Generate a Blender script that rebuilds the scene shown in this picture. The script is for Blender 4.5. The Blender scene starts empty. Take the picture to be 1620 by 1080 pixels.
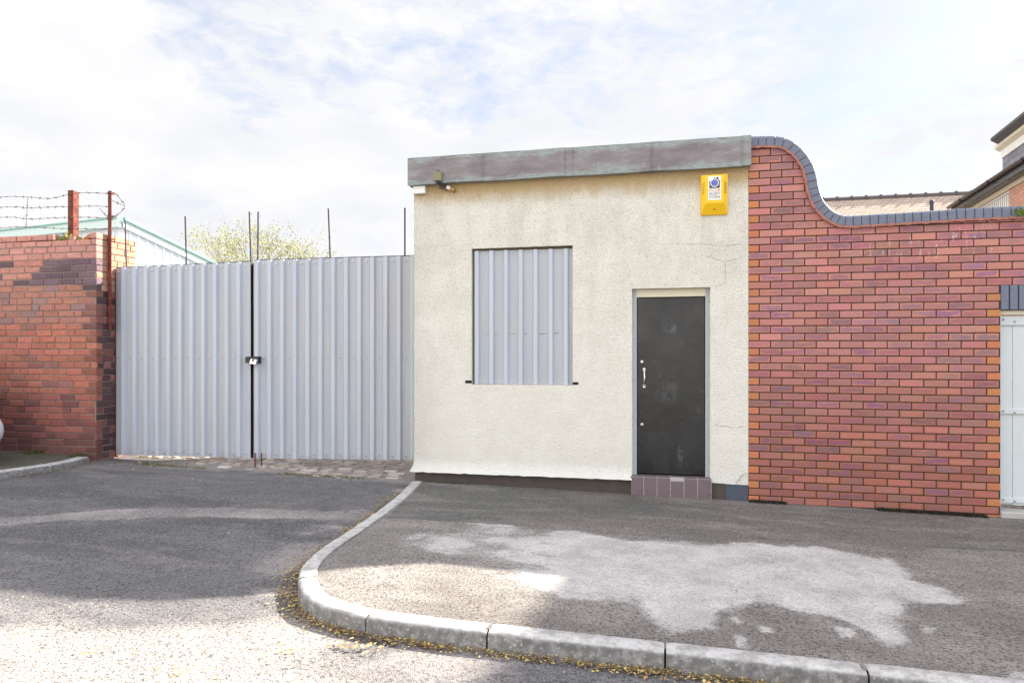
import bpy, bmesh, math, random
import numpy as np
from mathutils import Vector, Matrix
random.seed(7)
RNG = np.random.RandomState(11)
# ------------------------------------------------------------------ camera
F = 1110.0; TH = math.atan(F / 4900.0); DC = 7.5175; YH = 564.0; CZ = 1.5
ct, st = math.cos(TH), math.sin(TH)
scene = bpy.context.scene
cd = bpy.data.cameras.new('camera'); cam = bpy.data.objects.new('camera', cd)
scene.collection.objects.link(cam); scene.camera = cam
cam.location = (0, -DC, CZ); cam.rotation_euler = (math.pi / 2, 0, TH)
cd.sensor_width = 36; cd.lens = F / 1620 * 36; cd.shift_y = (YH - 540) / 1620
cd.clip_start = 0.05; cd.clip_end = 2000
# ------------------------------------------------------------------ light
SUN = Vector((1.12, 1.0, 0.97)).normalized()
EL = math.asin(SUN.z); AZ = math.atan2(SUN.x, SUN.y)
sd = bpy.data.lights.new('sun', 'SUN'); so = bpy.data.objects.new('sun', sd)
scene.collection.objects.link(so); sd.energy = 3.7; sd.angle = math.radians(0.8); sd.color = (1, 0.93, 0.82)
so.rotation_euler = SUN.to_track_quat('Z', 'Y').to_euler()
scene.view_settings.view_transform = 'Standard'; scene.view_settings.look = 'None'
scene.view_settings.exposure = 2.3; scene.view_settings.gamma = 1.0
world = bpy.data.worlds.new('World'); scene.world = world; world.use_nodes = True
def build_world():
    nt = world.node_tree; nt.nodes.clear(); L = nt.links.new
    out = nt.nodes.new('ShaderNodeOutputWorld'); bg = nt.nodes.new('ShaderNodeBackground')
    bg.inputs['Strength'].default_value = 0.1; L(bg.outputs[0], out.inputs[0])
    sky = nt.nodes.new('ShaderNodeTexSky'); sky.sky_type = 'NISHITA'; sky.sun_disc = False
    sky.sun_elevation = EL; sky.sun_rotation = AZ; sky.air_density = 1.0; sky.dust_density = 1.5
    tc = nt.nodes.new('ShaderNodeTexCoord')
    mp = nt.nodes.new('ShaderNodeMapping'); mp.inputs['Rotation'].default_value = (0.0, 0.5, 0.6); mp.inputs['Scale'].default_value = (2.2, 2.2, 5.0)
    L(tc.outputs['Generated'], mp.inputs['Vector'])
    n1 = nt.nodes.new('ShaderNodeTexNoise'); n1.inputs['Scale'].default_value = 1.6; n1.inputs['Detail'].default_value = 9; n1.inputs['Roughness'].default_value = 0.62; n1.inputs['Distortion'].default_value = 0.3
    L(mp.outputs[0], n1.inputs['Vector'])
    # more blue openings away (up and right), solid white near the horizon on the left
    sep = nt.nodes.new('ShaderNodeSeparateXYZ'); L(tc.outputs['Generated'], sep.inputs[0])
    def M(op, a, b=None, c=None):
        m = nt.nodes.new('ShaderNodeMath'); m.operation = op
        for i, v in enumerate((a, b, c)):
            if v is None: continue
            if isinstance(v, (int, float)): m.inputs[i].default_value = v
            else: L(v, m.inputs[i])
        return m.outputs[0]
    n3 = nt.nodes.new('ShaderNodeTexNoise'); n3.inputs['Scale'].default_value = 9.0; n3.inputs['Detail'].default_value = 7; n3.inputs['Roughness'].default_value = 0.6; n3.inputs['Distortion'].default_value = 0.5; L(mp.outputs[0], n3.inputs['Vector'])
    bias = M('ADD', M('MULTIPLY', sep.outputs[0], -0.16), M('MULTIPLY', sep.outputs[2], -0.16))
    v = M('ADD', M('ADD', M('MULTIPLY', n1.outputs[0], .62), M('MULTIPLY', n3.outputs[0], .38)), bias)
    rp = nt.nodes.new('ShaderNodeValToRGB'); rp.color_ramp.elements[0].position = 0.35; rp.color_ramp.elements[0].color = (0.25, 0.25, 0.25, 1)
    rp.color_ramp.elements[1].position = 0.50; rp.color_ramp.elements[1].color = (1, 1, 1, 1)
    L(v, rp.inputs[0])
    mx = nt.nodes.new('ShaderNodeMixRGB'); L(rp.outputs[0], mx.inputs[0])
    dim = nt.nodes.new('ShaderNodeMixRGB'); dim.blend_type = 'MULTIPLY'; dim.inputs[0].default_value = 1; L(sky.outputs[0], dim.inputs[1]); dim.inputs[2].default_value = (.50, .50, .54, 1); b2 = nt.nodes.new('ShaderNodeMixRGB'); b2.inputs[0].default_value = .65; L(dim.outputs[0], b2.inputs[1]); b2.inputs[2].default_value = (1.26, 1.44, 1.84, 1); L(b2.outputs[0], mx.inputs[1])
    n2 = nt.nodes.new('ShaderNodeTexNoise'); n2.inputs['Scale'].default_value = 3.5; n2.inputs['Detail'].default_value = 5; L(mp.outputs[0], n2.inputs['Vector'])
    cr = nt.nodes.new('ShaderNodeValToRGB'); cr.color_ramp.elements[0].position = 0.3; cr.color_ramp.elements[1].position = 0.6
    cr.color_ramp.elements[0].color = (1.80, 1.83, 1.92, 1); cr.color_ramp.elements[1].color = (2.02, 2.02, 2.04, 1)
    L(n2.outputs[0], cr.inputs[0]); L(cr.outputs[0], mx.inputs[2]); 
    # warm brightening added behind the camera and overhead to fill the shaded walls
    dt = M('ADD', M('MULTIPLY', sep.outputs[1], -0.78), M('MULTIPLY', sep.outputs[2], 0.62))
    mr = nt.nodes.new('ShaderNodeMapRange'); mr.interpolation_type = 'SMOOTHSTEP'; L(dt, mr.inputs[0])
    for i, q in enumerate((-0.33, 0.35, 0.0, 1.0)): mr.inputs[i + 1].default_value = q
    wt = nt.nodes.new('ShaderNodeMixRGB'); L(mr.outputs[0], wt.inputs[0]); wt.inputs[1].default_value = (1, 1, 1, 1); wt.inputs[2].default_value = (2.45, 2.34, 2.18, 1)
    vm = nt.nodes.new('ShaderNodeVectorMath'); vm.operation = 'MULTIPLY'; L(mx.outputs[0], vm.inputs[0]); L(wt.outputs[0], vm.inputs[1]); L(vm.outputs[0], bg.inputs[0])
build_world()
# ------------------------------------------------------------------ measuring helpers (a picture point on a real plane)
def ray(px, py):
    a = (px - 810) / F
    return (a * ct - st, a * st + ct, (YH - py) / F)
def W(px, py, y=0.0):
    d = ray(px, py); t = (y + DC) / d[1]
    return (d[0] * t, y, d[2] * t + CZ)
def G(px, py, dz=0.0):
    d = ray(px, py); t = (-(1.45 + .0096) + dz) / (d[2] + .02 * d[0])
    return (t * d[0], t * d[1] - DC)
def zf(x, y=0): return CZ - 1.45 - .02 * (x + .48)
def up(y):
    u = np.clip((-1.2 - y) / 2.3, 0, 1); return .014 + .088 * u * u * (3 - 2 * u)
def zr(x, y): return zf(x) - up(y)
# ------------------------------------------------------------------ object helpers
COL = scene.collection
class MB:
    def __init__(s): s.v = []; s.f = []; s.m = []; s.c = []; s.c2 = []; s.uv = []; s.sm = []
    def add(s, vs, fs, m=0, c=(1, 1, 1), c2=(1, 1, 1), uvs=None, smooth=False):
        b = len(s.v); s.v += [tuple(v) for v in vs]
        for i, f in enumerate(fs):
            s.f.append([b + k for k in f]); s.m.append(m); s.c.append(c); s.c2.append(c2); s.sm.append(smooth)
            s.uv.append(uvs[i] if uvs and uvs[i] else [(0, 0)] * len(f))
    def box(s, x0, x1, y0, y1, z0, z1, m=0, c=(1, 1, 1), c2=(1, 1, 1), M=None, smooth=False):
        vs = [(x, y, z) for z in (z0, z1) for y in (y0, y1) for x in (x0, x1)]
        if M is not None: vs = [M @ Vector(v) for v in vs]
        fs = [(0, 2, 3, 1), (4, 5, 7, 6), (0, 1, 5, 4), (2, 6, 7, 3), (0, 4, 6, 2), (1, 3, 7, 5)]
        uv = [None, None, [(0, 0), (1, 0), (1, 1), (0, 1)], None, None, None]
        s.add(vs, fs, m, c, c2, uv, smooth)
    def bbox(s, x0, x1, y0, y1, z0, z1, b=.004, m=0, c=(1, 1, 1), c2=(1, 1, 1), M=None):
        """box whose front (-y) face has a small chamfer"""
        vs = [(x0, y1, z0), (x1, y1, z0), (x1, y1, z1), (x0, y1, z1), (x0, y0 + b, z0), (x1, y0 + b, z0), (x1, y0 + b, z1), (x0, y0 + b, z1),
              (x0 + b, y0, z0 + b), (x1 - b, y0, z0 + b), (x1 - b, y0, z1 - b), (x0 + b, y0, z1 - b)]
        if M is not None: vs = [M @ Vector(v) for v in vs]
        fs = [(8, 9, 10, 11), (4, 5, 9, 8), (5, 6, 10, 9), (6, 7, 11, 10), (7, 4, 8, 11), (0, 1, 5, 4), (1, 2, 6, 5), (2, 3, 7, 6), (3, 0, 4, 7)]
        s.add(vs, fs, m, c, c2, [[(0, 0), (1, 0), (1, 1), (0, 1)]] + [None] * 8)
    def tube(s, pts, r, n=8, m=0, c=(1, 1, 1), smooth=True, cap=True):
        P = [Vector(p) for p in pts]; k = len(P)
        rr = r if isinstance(r, (list, tuple)) else [r] * k
        vs = []
        for i, p in enumerate(P):
            t = (P[min(i + 1, k - 1)] - P[max(i - 1, 0)]).normalized()
            a = Vector((0, 0, 1)) if abs(t.z) < .9 else Vector((1, 0, 0))
            u = t.cross(a).normalized(); w = t.cross(u)
            for j in range(n):
                g = 2 * math.pi * j / n; vs.append(p + (u * math.cos(g) + w * math.sin(g)) * rr[i])
        fs = [(i * n + j, i * n + (j + 1) % n, (i + 1) * n + (j + 1) % n, (i + 1) * n + j) for i in range(k - 1) for j in range(n)]
        s.add(vs, fs, m, c, smooth=smooth)
        if cap: s.add(vs[:n], [tuple(range(n - 1, -1, -1))], m, c); s.add(vs[-n:], [tuple(range(n))], m, c)
    def prism(s, poly, d, m=0, c=(1, 1, 1)):
        """polygon (3-D points) extruded by the vector d"""
        P = [Vector(p) for p in poly]; n = len(P); d = Vector(d)
        s.add(P + [p + d for p in P], [tuple(range(n)), tuple(range(2 * n - 1, n - 1, -1))] + [(i, i + n, (i + 1) % n + n, (i + 1) % n) for i in range(n)], m, c)
    def build(s, name, mats, parent=None, loc=None):
        me = bpy.data.meshes.new(name); me.from_pydata(s.v, [], s.f)
        if not isinstance(mats, (list, tuple)): mats = [mats]
        for mt in mats: me.materials.append(mt)
        me.polygons.foreach_set('material_index', s.m); me.polygons.foreach_set('use_smooth', s.sm)
        tot = [len(f) for f in s.f]
        for nm, cc in (('Col', s.c), ('Col2', s.c2)):
            if nm == 'Col2' and all(q == (1, 1, 1) for q in cc): continue
            a = me.color_attributes.new(nm, 'FLOAT_COLOR', 'CORNER')
            arr = np.repeat(np.array([tuple(q) + (1,) for q in cc], dtype=np.float32), tot, axis=0)
            a.data.foreach_set('color', arr.ravel())
        if any(u[0] != u[-1] or len(set(u)) > 1 for u in s.uv):
            ul = me.uv_layers.new(name='UVMap'); ul.data.foreach_set('uv', np.array([q for u in s.uv for q in u], dtype=np.float32).ravel())
        me.update()
        o = bpy.data.objects.new(name, me); COL.objects.link(o)
        if parent: o.parent = parent
        if loc is not None:
            o.location = loc
        return o
def tag(o, label=None, cat=None, group=None, kind=None):
    if label: o['label'] = label
    if cat: o['category'] = cat
    if group: o['group'] = group
    if kind: o['kind'] = kind
    return o
def thing(name, label, cat, group=None):
    o = bpy.data.objects.new(name, None); COL.objects.link(o); return tag(o, label, cat, group)
def rebase(o, base):
    """put an object's origin at the point base (its children stay where they are)"""
    base = Vector(base)
    for ch in [o] + list(o.children_recursive):
        if ch is o:
            if ch.type == 'MESH': ch.data.transform(Matrix.Translation(-base))
            ch.location = base
        elif ch.parent is o:
            if ch.type == 'MESH': ch.data.transform(Matrix.Translation(-base))
        else:
            if ch.type == 'MESH': ch.data.transform(Matrix.Translation(-base))
    return o
# ------------------------------------------------------------------ materials
class NT:
    def __init__(s, name, rough=.8, metal=0.0, spec=.5):
        s.mat = bpy.data.materials.new(name); s.mat.use_nodes = True; s.nt = s.mat.node_tree
        s.b = s.nt.nodes['Principled BSDF']; s.b.inputs['Roughness'].default_value = rough
        s.b.inputs['Metallic'].default_value = metal; s.b.inputs['Specular IOR Level'].default_value = spec
        s.tc = s.nt.nodes.new('ShaderNodeNewGeometry')
        s.pos = s.tc.outputs['Position']
    def L(s, a, b): s.nt.links.new(a, b)
    def put(s, sock, v):
        if isinstance(v, bpy.types.NodeSocket): s.L(v, sock)
        elif isinstance(v, (int, float)): sock.default_value = v
        else: sock.default_value = tuple(v) + ((1,) if len(v) == 3 and len(sock.default_value) == 4 else ())
    def scale(s, vec, sx, sy, sz):
        m = s.nt.nodes.new('ShaderNodeMapping'); m.inputs['Scale'].default_value = (sx, sy, sz); s.L(vec, m.inputs[0]); return m.outputs[0]
    def noise(s, sc, det=4, rough=.6, vec=None, dist=0.0, col=False):
        n = s.nt.nodes.new('ShaderNodeTexNoise'); n.inputs['Scale'].default_value = sc; n.inputs['Detail'].default_value = det
        n.inputs['Roughness'].default_value = rough; n.inputs['Distortion'].default_value = dist; s.L(vec or s.pos, n.inputs['Vector'])
        return n.outputs[1 if col else 0]
    def voro(s, sc, vec=None, out='Distance', feat='F1'):
        n = s.nt.nodes.new('ShaderNodeTexVoronoi'); n.feature = feat; n.inputs['Scale'].default_value = sc; s.L(vec or s.pos, n.inputs['Vector'])
        return n.outputs[out]
    def ramp(s, v, stops):
        r = s.nt.nodes.new('ShaderNodeValToRGB'); e = r.color_ramp.elements
        while len(e) < len(stops): e.new(.5)
        for i, (p, c) in enumerate(stops):
            e[i].position = p; c = (c, c, c) if isinstance(c, (int, float)) else c; e[i].color = tuple(c) + (1,)
        s.L(v, r.inputs[0]); return r.outputs[0]
    def mix(s, f, a, b, mode='MIX'):
        m = s.nt.nodes.new('ShaderNodeMixRGB'); m.blend_type = mode
        s.put(m.inputs[0], f); s.put(m.inputs[1], a); s.put(m.inputs[2], b); return m.outputs[0]
    def math(s, op, a, b=0.0, c=None, clamp=False):
        m = s.nt.nodes.new('ShaderNodeMath'); m.operation = op; m.use_clamp = clamp
        s.put(m.inputs[0], a); s.put(m.inputs[1], b)
        if c is not None: s.put(m.inputs[2], c)
        return m.outputs[0]
    def sep(s, vec=None):
        n = s.nt.nodes.new('ShaderNodeSeparateXYZ'); s.L(vec or s.pos, n.inputs[0]); return n.outputs
    def rng(s, v, a, b, c=0.0, d=1.0):
        n = s.nt.nodes.new('ShaderNodeMapRange'); n.interpolation_type = 'SMOOTHSTEP'; s.L(v, n.inputs[0])
        for i, q in enumerate((a, b, c, d)): n.inputs[i + 1].default_value = q
        return n.outputs[0]
    def attr(s, name):
        n = s.nt.nodes.new('ShaderNodeAttribute'); n.attribute_name = name; return n
    def bump(s, h, dist, strength=1.0, prev=None):
        n = s.nt.nodes.new('ShaderNodeBump'); n.inputs['Strength'].default_value = strength; n.inputs['Distance'].default_value = dist
        s.L(h, n.inputs['Height'])
        if prev is not None: s.L(prev, n.inputs['Normal'])
        return n.outputs[0]
    def done(s, color=None, normal=None, rough=None):
        if color is not None: s.put(s.b.inputs['Base Color'], color)
        if normal is not None: s.L(normal, s.b.inputs['Normal'])
        if rough is not None: s.put(s.b.inputs['Roughness'], rough)
        return s.mat
def simple(name, col, rough=.7, metal=0.0, var=.18, sc=14, bump=.0006, spec=.5):
    n = NT(name, rough, metal, spec); a = n.noise(sc, 6, .65)
    lo = tuple(c * (1 - var) for c in col); hi = tuple(min(1, c * (1 + var)) for c in col)
    nz = n.noise(sc * 6, 4)
    return n.done(n.mix(a, lo, hi), n.bump(nz, bump) if bump else None, n.rng(a, .2, .8, max(.05, rough - .12), min(1, rough + .12)))
def m_render():
    n = NT('roughcast_render', .95, spec=.2); x, y, z = n.sep()
    big = n.noise(.9, 5, .6); mid = n.noise(4, 6, .65); fine = n.noise(95, 3, .7); fine2 = n.voro(75)
    col = n.mix(n.rng(mid, .3, .7), (.83, .795, .70), (.89, .86, .77))
    hgt = n.rng(z, .8, 2.6)
    # grey weathering in the upper half, strongest near the left corner, with vertical run marks
    runs = n.noise(3.0, 5, .6, vec=n.scale(n.pos, 2.2, 1, .35))
    gr = n.math('MULTIPLY', n.math('ADD', n.math('MULTIPLY', n.rng(runs, .42, .68), .4), n.math('MULTIPLY', n.rng(n.noise(2.2, 6, .65), .4, .62), .6)), n.rng(z, .9, 3.0))
    col = n.mix(n.math('MULTIPLY', gr, .34), col, (.46, .44, .38))
    left = n.math('MULTIPLY', n.rng(x, -2.3, -2.84), n.rng(big, .3, .62))
    col = n.mix(n.math('MULTIPLY', left, .32), col, (.42, .40, .35))
    # brown water stain below the roof edging
    wob = n.math('ADD', z, n.math('MULTIPLY', n.math('SUBTRACT', n.noise(5, 5, .7, vec=n.scale(n.pos, 1.6, 1, .6)), .5), .22))
    st_ = n.rng(wob, 3.14, 3.37)
    col = n.mix(n.math('MULTIPLY', st_, .85), col, (.50, .33, .12))
    # dirty pits and specks; the fine grain also paints in roughcast shading
    pit = n.math('MULTIPLY', n.rng(fine2, .42, .20), n.rng(n.noise(26, 3), .42, .6))
    pitw = n.math('MULTIPLY', pit, n.rng(z, .3, 2.8, .10, .55))
    col = n.mix(n.math('MULTIPLY', n.rng(fine, .50, .64), n.rng(z, .2, 2.4, .26, .55)), col, (.30, .275, .225))
    col = n.mix(pitw, col, (.20, .18, .15))
    # cleaner white foot
    col = n.mix(n.math('MULTIPLY', n.rng(z, .42, .2), .5), col, (.84, .83, .79))
    b = n.bump(n.noise(48, 4, .75), .022, 1.0); b = n.bump(n.noise(160, 2, .6), .004, .8, b); b = n.bump(n.noise(2.2, 2), .02, .5, b)
    return n.done(col, b)
def m_brick_new():
    n = NT('wirecut_brick', .8, spec=.3); u = n.nt.nodes.new('ShaderNodeUVMap'); U = n.sep(u.outputs[0])
    e1 = n.math('MINIMUM', U[0], n.math('SUBTRACT', 1.0, U[0])); e2 = n.math('MINIMUM', U[1], n.math('SUBTRACT', 1.0, U[1]))
    e = n.math('MINIMUM', n.math('MULTIPLY', e1, 2.6), e2)
    sm = n.noise(11, 5, .7, vec=n.scale(n.pos, .6, 1, 1.5)); e = n.math('ADD', e, n.math('MULTIPLY', n.math('SUBTRACT', sm, .5), 1.5))
    m = n.math('MULTIPLY', n.rng(e, -.06, .30), n.rng(n.noise(5, 3), .3, .55, .6, 1))
    c = n.mix(m, n.attr('Col').outputs[0], n.attr('Col2').outputs[0])
    c = n.mix(n.rng(n.noise(70, 4, .7), .35, .75, 0, .28), c, (.12, .055, .05))
    c = n.mix(n.rng(n.noise(30, 5, .7), .62, .75, 0, .35), c, (.60, .35, .32))
    x, y, z = n.sep()
    # pale salts below the coping
    s = n.math('MULTIPLY', n.rng(n.noise(9, 5, .7, vec=n.scale(n.pos, 3, 1, .6)), .56, .66), n.math('MULTIPLY', n.rng(z, 2.40, 2.52), n.math('MULTIPLY', n.rng(z, 2.82, 2.72), n.math('MULTIPLY', n.rng(x, 1.7, 2.0), n.rng(x, 3.1, 2.9)))))
    c = n.mix(n.math('MULTIPLY', s, n.rng(n.noise(60, 4), .35, .6, .15, .65)), c, (.78, .70, .68))
    b = n.bump(n.noise(220, 3), .0012, .8); b = n.bump(n.noise(40, 3), .0025, .7, b)
    return n.done(c, b)
def m_brick_old():
    n = NT('weathered_brick', .88, spec=.25)
    c = n.attr('Col').outputs[0]
    c = n.mix(n.rng(n.noise(24, 5, .7), .3, .75, 0, .45), c, (.10, .05, .045))
    c = n.mix(n.rng(n.noise(11, 5, .75), .60, .78, 0, .35), c, (.42, .30, .26))
    x, y, z = n.sep()
    b = n.bump(n.noise(120, 4, .7), .003, .9); b = n.bump(n.noise(28, 4), .008, .8, b)
    return n.done(c, b)
def m_mortar(name, a, b_):
    n = NT(name, .95, spec=.1); return n.done(n.mix(n.noise(40, 5, .7), a, b_), n.bump(n.noise(90, 4), .004))
def m_asphalt(name, base, pale, dark, third):
    n = NT(name, .92, spec=.25); A = n.attr('Col'); S = n.nt.nodes.new('ShaderNodeSeparateColor'); n.L(A.outputs[0], S.inputs[0])
    nz = n.noise(7, 6, .65)
    grit = n.noise(34, 6, .8); R = n.rng(n.math('ADD', S.outputs[0], n.math('MULTIPLY', n.math('SUBTRACT', grit, .5), 1.1)), .22, .78)
    R = n.math('MULTIPLY', R, n.rng(S.outputs[0], .04, .2))
    big = n.noise(1.1, 5, .6); streak = n.noise(2.2, 6, .7, vec=n.scale(n.pos, .45, 1.5, 1))
    c = n.mix(n.rng(nz, .3, .7), tuple(q * .82 for q in base), tuple(q * 1.16 for q in base))
    c = n.mix(n.rng(big, .35, .7, 0, .35), c, tuple(q * .72 for q in base))
    c = n.mix(S.outputs[1], c, dark)
    c = n.mix(S.outputs[2], c, third)
    c = n.mix(n.rng(streak, .45, .68, 0, .40), c, tuple(q * 1.6 for q in base))
    c = n.mix(R, c, n.mix(n.rng(n.noise(3.5, 7, .75), .34, .64), tuple(q * .74 for q in pale), pale))
    # exposed chippings
    v = n.voro(95, out='Color'); vs = n.sep(v)
    chip = n.rng(vs[0], .72, .95); lit = n.mix(n.rng(vs[1], .3, .9), (.12, .115, .11), (.38, .355, .335))
    k = n.math('MULTIPLY', chip, n.math('SUBTRACT', .62, n.math('MULTIPLY', R, .42)))
    c = n.mix(k, c, lit)
    drk = n.math('MULTIPLY', n.rng(n.noise(58, 4, .8), .50, .60), n.math('SUBTRACT', .78, n.math('MULTIPLY', R, .40)))
    c = n.mix(drk, c, (.030, .028, .028)); c = n.mix(n.rng(n.noise(17, 5, .8), .62, .70, 0, .35), c, (.055, .050, .046))
    c = n.mix(n.rng(n.noise(3.2, 6, .7), .62, .72, 0, .22), c, (.19, .16, .11))
    d = n.voro(120); b = n.bump(d, .007, .9); b = n.bump(n.noise(60, 4, .75), .012, 1.0, b); b = n.bump(n.noise(2.5, 4), .03, .6, b)
    return n.done(c, b)
def m_sheet():
    n = NT('painted_steel_sheet', .38, spec=.5); x, y, z = n.sep()
    run = n.noise(2.5, 5, .6, vec=n.scale(n.pos, 5, 5, .35))
    c = n.mix(n.rng(run, .3, .75), (.42, .46, .505), (.485, .52, .565))
    c = n.mix(n.rng(n.noise(1.3, 4), .4, .75, 0, .35), c, (.49, .46, .455)); c = n.mix(1.0, c, n.attr('Col').outputs[0], 'MULTIPLY')
    c = n.mix(n.rng(n.noise(55, 5, .8), .66, .74, 0, .35), c, (.22, .19, .17))
    c = n.mix(n.math('MULTIPLY', n.rng(z, .36, .22), n.rng(n.noise(12, 5, .7), .4, .65, 0, .45)), c, (.25, .22, .19))
    return n.done(c, n.bump(n.noise(7, 3), .004, .5), n.rng(run, .3, .8, .34, .5))
def m_copper():
    n = NT('weathered_copper', .55, spec=.4); x, y, z = n.sep()
    a = n.noise(3.2, 6, .65, vec=n.scale(n.pos, .9, 1, 3.0)); fine = n.noise(26, 5, .7, vec=n.scale(n.pos, .5, 1, 2.5))
    c = n.mix(n.rng(a, .3, .6), (.155, .135, .145), (.225, .195, .20))
    edge = n.math('MAXIMUM', n.rng(z, 3.64, 3.73), n.rng(z, 3.50, 3.43))
    g = n.math('MULTIPLY', n.rng(n.math('ADD', a, n.math('MULTIPLY', edge, .22)), .50, .72), n.rng(fine, .35, .6))
    c = n.mix(n.math('MULTIPLY', g, .85), c, (.27, .36, .335))
    sc = n.noise(7, 3, .6, vec=n.scale(n.pos, 7, 1, .8))
    c = n.mix(n.rng(sc, .68, .74, 0, .5), c, (.45, .43, .45))
    c = n.mix(n.rng(n.noise(9, 4, .7, vec=n.scale(n.pos, 4, 1, 1.3)), .68, .74, 0, .6), c, (.08, .07, .08))
    return n.done(c, n.bump(n.noise(6, 3), .006, .6), n.rng(fine, .3, .7, .42, .7))
def m_door():
    n = NT('black_door_paint', .3, spec=.5); x, y, z = n.sep()
    a = n.noise(5, 6, .65); sm = n.rng(n.noise(9, 6, .7, dist=.4), .58, .7, 0, .30)
    c = n.mix(n.rng(a, .3, .7), (.010, .011, .012), (.020, .0195, .019))
    sc = n.noise(12, 4, .7, vec=n.scale(n.pos, 1, 1, 4))
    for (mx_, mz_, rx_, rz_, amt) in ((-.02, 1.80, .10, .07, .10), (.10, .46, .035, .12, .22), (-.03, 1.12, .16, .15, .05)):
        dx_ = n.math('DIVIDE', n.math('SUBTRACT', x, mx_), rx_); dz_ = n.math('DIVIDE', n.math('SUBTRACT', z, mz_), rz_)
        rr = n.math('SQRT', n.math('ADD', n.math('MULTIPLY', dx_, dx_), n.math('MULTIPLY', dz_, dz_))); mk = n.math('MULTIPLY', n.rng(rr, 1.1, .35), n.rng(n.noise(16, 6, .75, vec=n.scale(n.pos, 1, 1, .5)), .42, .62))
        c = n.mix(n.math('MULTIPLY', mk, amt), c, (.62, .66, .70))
    c = n.mix(sm, c, (.07, .075, .08)); c = n.mix(n.rng(sc, .70, .74, 0, .5), c, (.25, .26, .27))
    return n.done(c, n.bump(n.noise(3, 2), .007, .5), n.rng(n.noise(1.6, 5, .6), .35, .65, .16, .42))
def m_kerb():
    n = NT('kerb_concrete', .92, spec=.2); g = n.tc.outputs['Normal']; G_ = n.sep(g)
    a = n.noise(14, 6, .7); f_ = n.noise(70, 5, .8)
    c = n.mix(n.rng(a, .38, .6), (.33, .315, .30), (.50, .485, .465))
    # splashed road dirt on the upright face
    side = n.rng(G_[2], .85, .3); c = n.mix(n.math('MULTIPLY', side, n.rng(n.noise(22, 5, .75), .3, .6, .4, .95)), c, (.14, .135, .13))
    c = n.mix(n.rng(f_, .56, .68, 0, .7), c, (.12, .11, .10)); c = n.mix(n.rng(n.noise(5, 6, .75), .52, .7, 0, .5), c, (.22, .21, .19)); c = n.mix(n.rng(n.voro(90, out='Color'), .8, .95, 0, .4), c, (.62, .6, .57))
    return n.done(c, n.bump(f_, .004, .8, n.bump(n.noise(16, 4), .008, .5)))
def m_roof_tile():
    n = NT('clay_roof_tile', .85); t = n.nt.nodes.new('ShaderNodeTexBrick'); t.inputs['Scale'].default_value = 1
    mp = n.nt.nodes.new('ShaderNodeCombineXYZ'); s = n.sep(); n.L(s[0], mp.inputs[0]); n.L(s[2], mp.inputs[1]); n.L(mp.outputs[0], t.inputs[0])
    for k, v in (('Brick Width', .2), ('Row Height', .085), ('Mortar Size', .009)): t.inputs[k].default_value = v
    t.inputs['Color1'].default_value = (.36, .27, .21, 1); t.inputs['Color2'].default_value = (.46, .36, .28, 1); t.inputs['Mortar'].default_value = (.13, .10, .08, 1)
    c = n.mix(n.rng(n.noise(5, 5), .4, .7, 0, .4), t.outputs[0], (.30, .26, .19))
    return n.done(c)
def m_house_brick():
    n = NT('house_brick', .85); t = n.nt.nodes.new('ShaderNodeTexBrick'); t.inputs['Scale'].default_value = 1
    mp = n.nt.nodes.new('ShaderNodeCombineXYZ'); s = n.sep(); n.L(n.math('ADD', s[1], s[0]), mp.inputs[0]); n.L(s[2], mp.inputs[1]); n.L(mp.outputs[0], t.inputs[0])
    for k, v in (('Brick Width', .225), ('Row Height', .075), ('Mortar Size', .006)): t.inputs[k].default_value = v
    t.inputs['Color1'].default_value = (.50, .25, .18, 1); t.inputs['Color2'].default_value = (.58, .32, .23, 1); t.inputs['Mortar'].default_value = (.25, .18, .15, 1)
    return n.done(t.outputs[0])
def m_slate():
    n = NT('slate_hanging', .6); t = n.nt.nodes.new('ShaderNodeTexBrick'); t.inputs['Scale'].default_value = 1
    mp = n.nt.nodes.new('ShaderNodeCombineXYZ'); s = n.sep(); n.L(n.math('ADD', s[1], s[0]), mp.inputs[0]); n.L(s[2], mp.inputs[1]); n.L(mp.outputs[0], t.inputs[0])
    for k, v in (('Brick Width', .30), ('Row Height', .2), ('Mortar Size', .006)): t.inputs[k].default_value = v
    t.inputs['Color1'].default_value = (.14, .145, .17, 1); t.inputs['Color2'].default_value = (.25, .26, .30, 1); t.inputs['Mortar'].default_value = (.05, .05, .06, 1)
    return n.done(n.mix(n.rng(n.noise(9, 5), .4, .7, 0, .4), t.outputs[0], (.22, .22, .24)))
def m_attr(name, rough=.85, spec=.3, trans=False):
    n = NT(name, rough, spec=spec); c = n.attr('Col').outputs[0]
    m = n.done(n.mix(n.rng(n.noise(60, 3), .3, .7, 0, .2), c, (.05, .04, .03)))
    return m
def m_rust():
    n = NT('rusty_paint', .85, spec=.3); a = n.noise(18, 6, .7)
    return n.done(n.mix(n.rng(a, .35, .65), (.10, .022, .026), (.20, .065, .035)), n.bump(n.noise(60, 4), .003))
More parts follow.
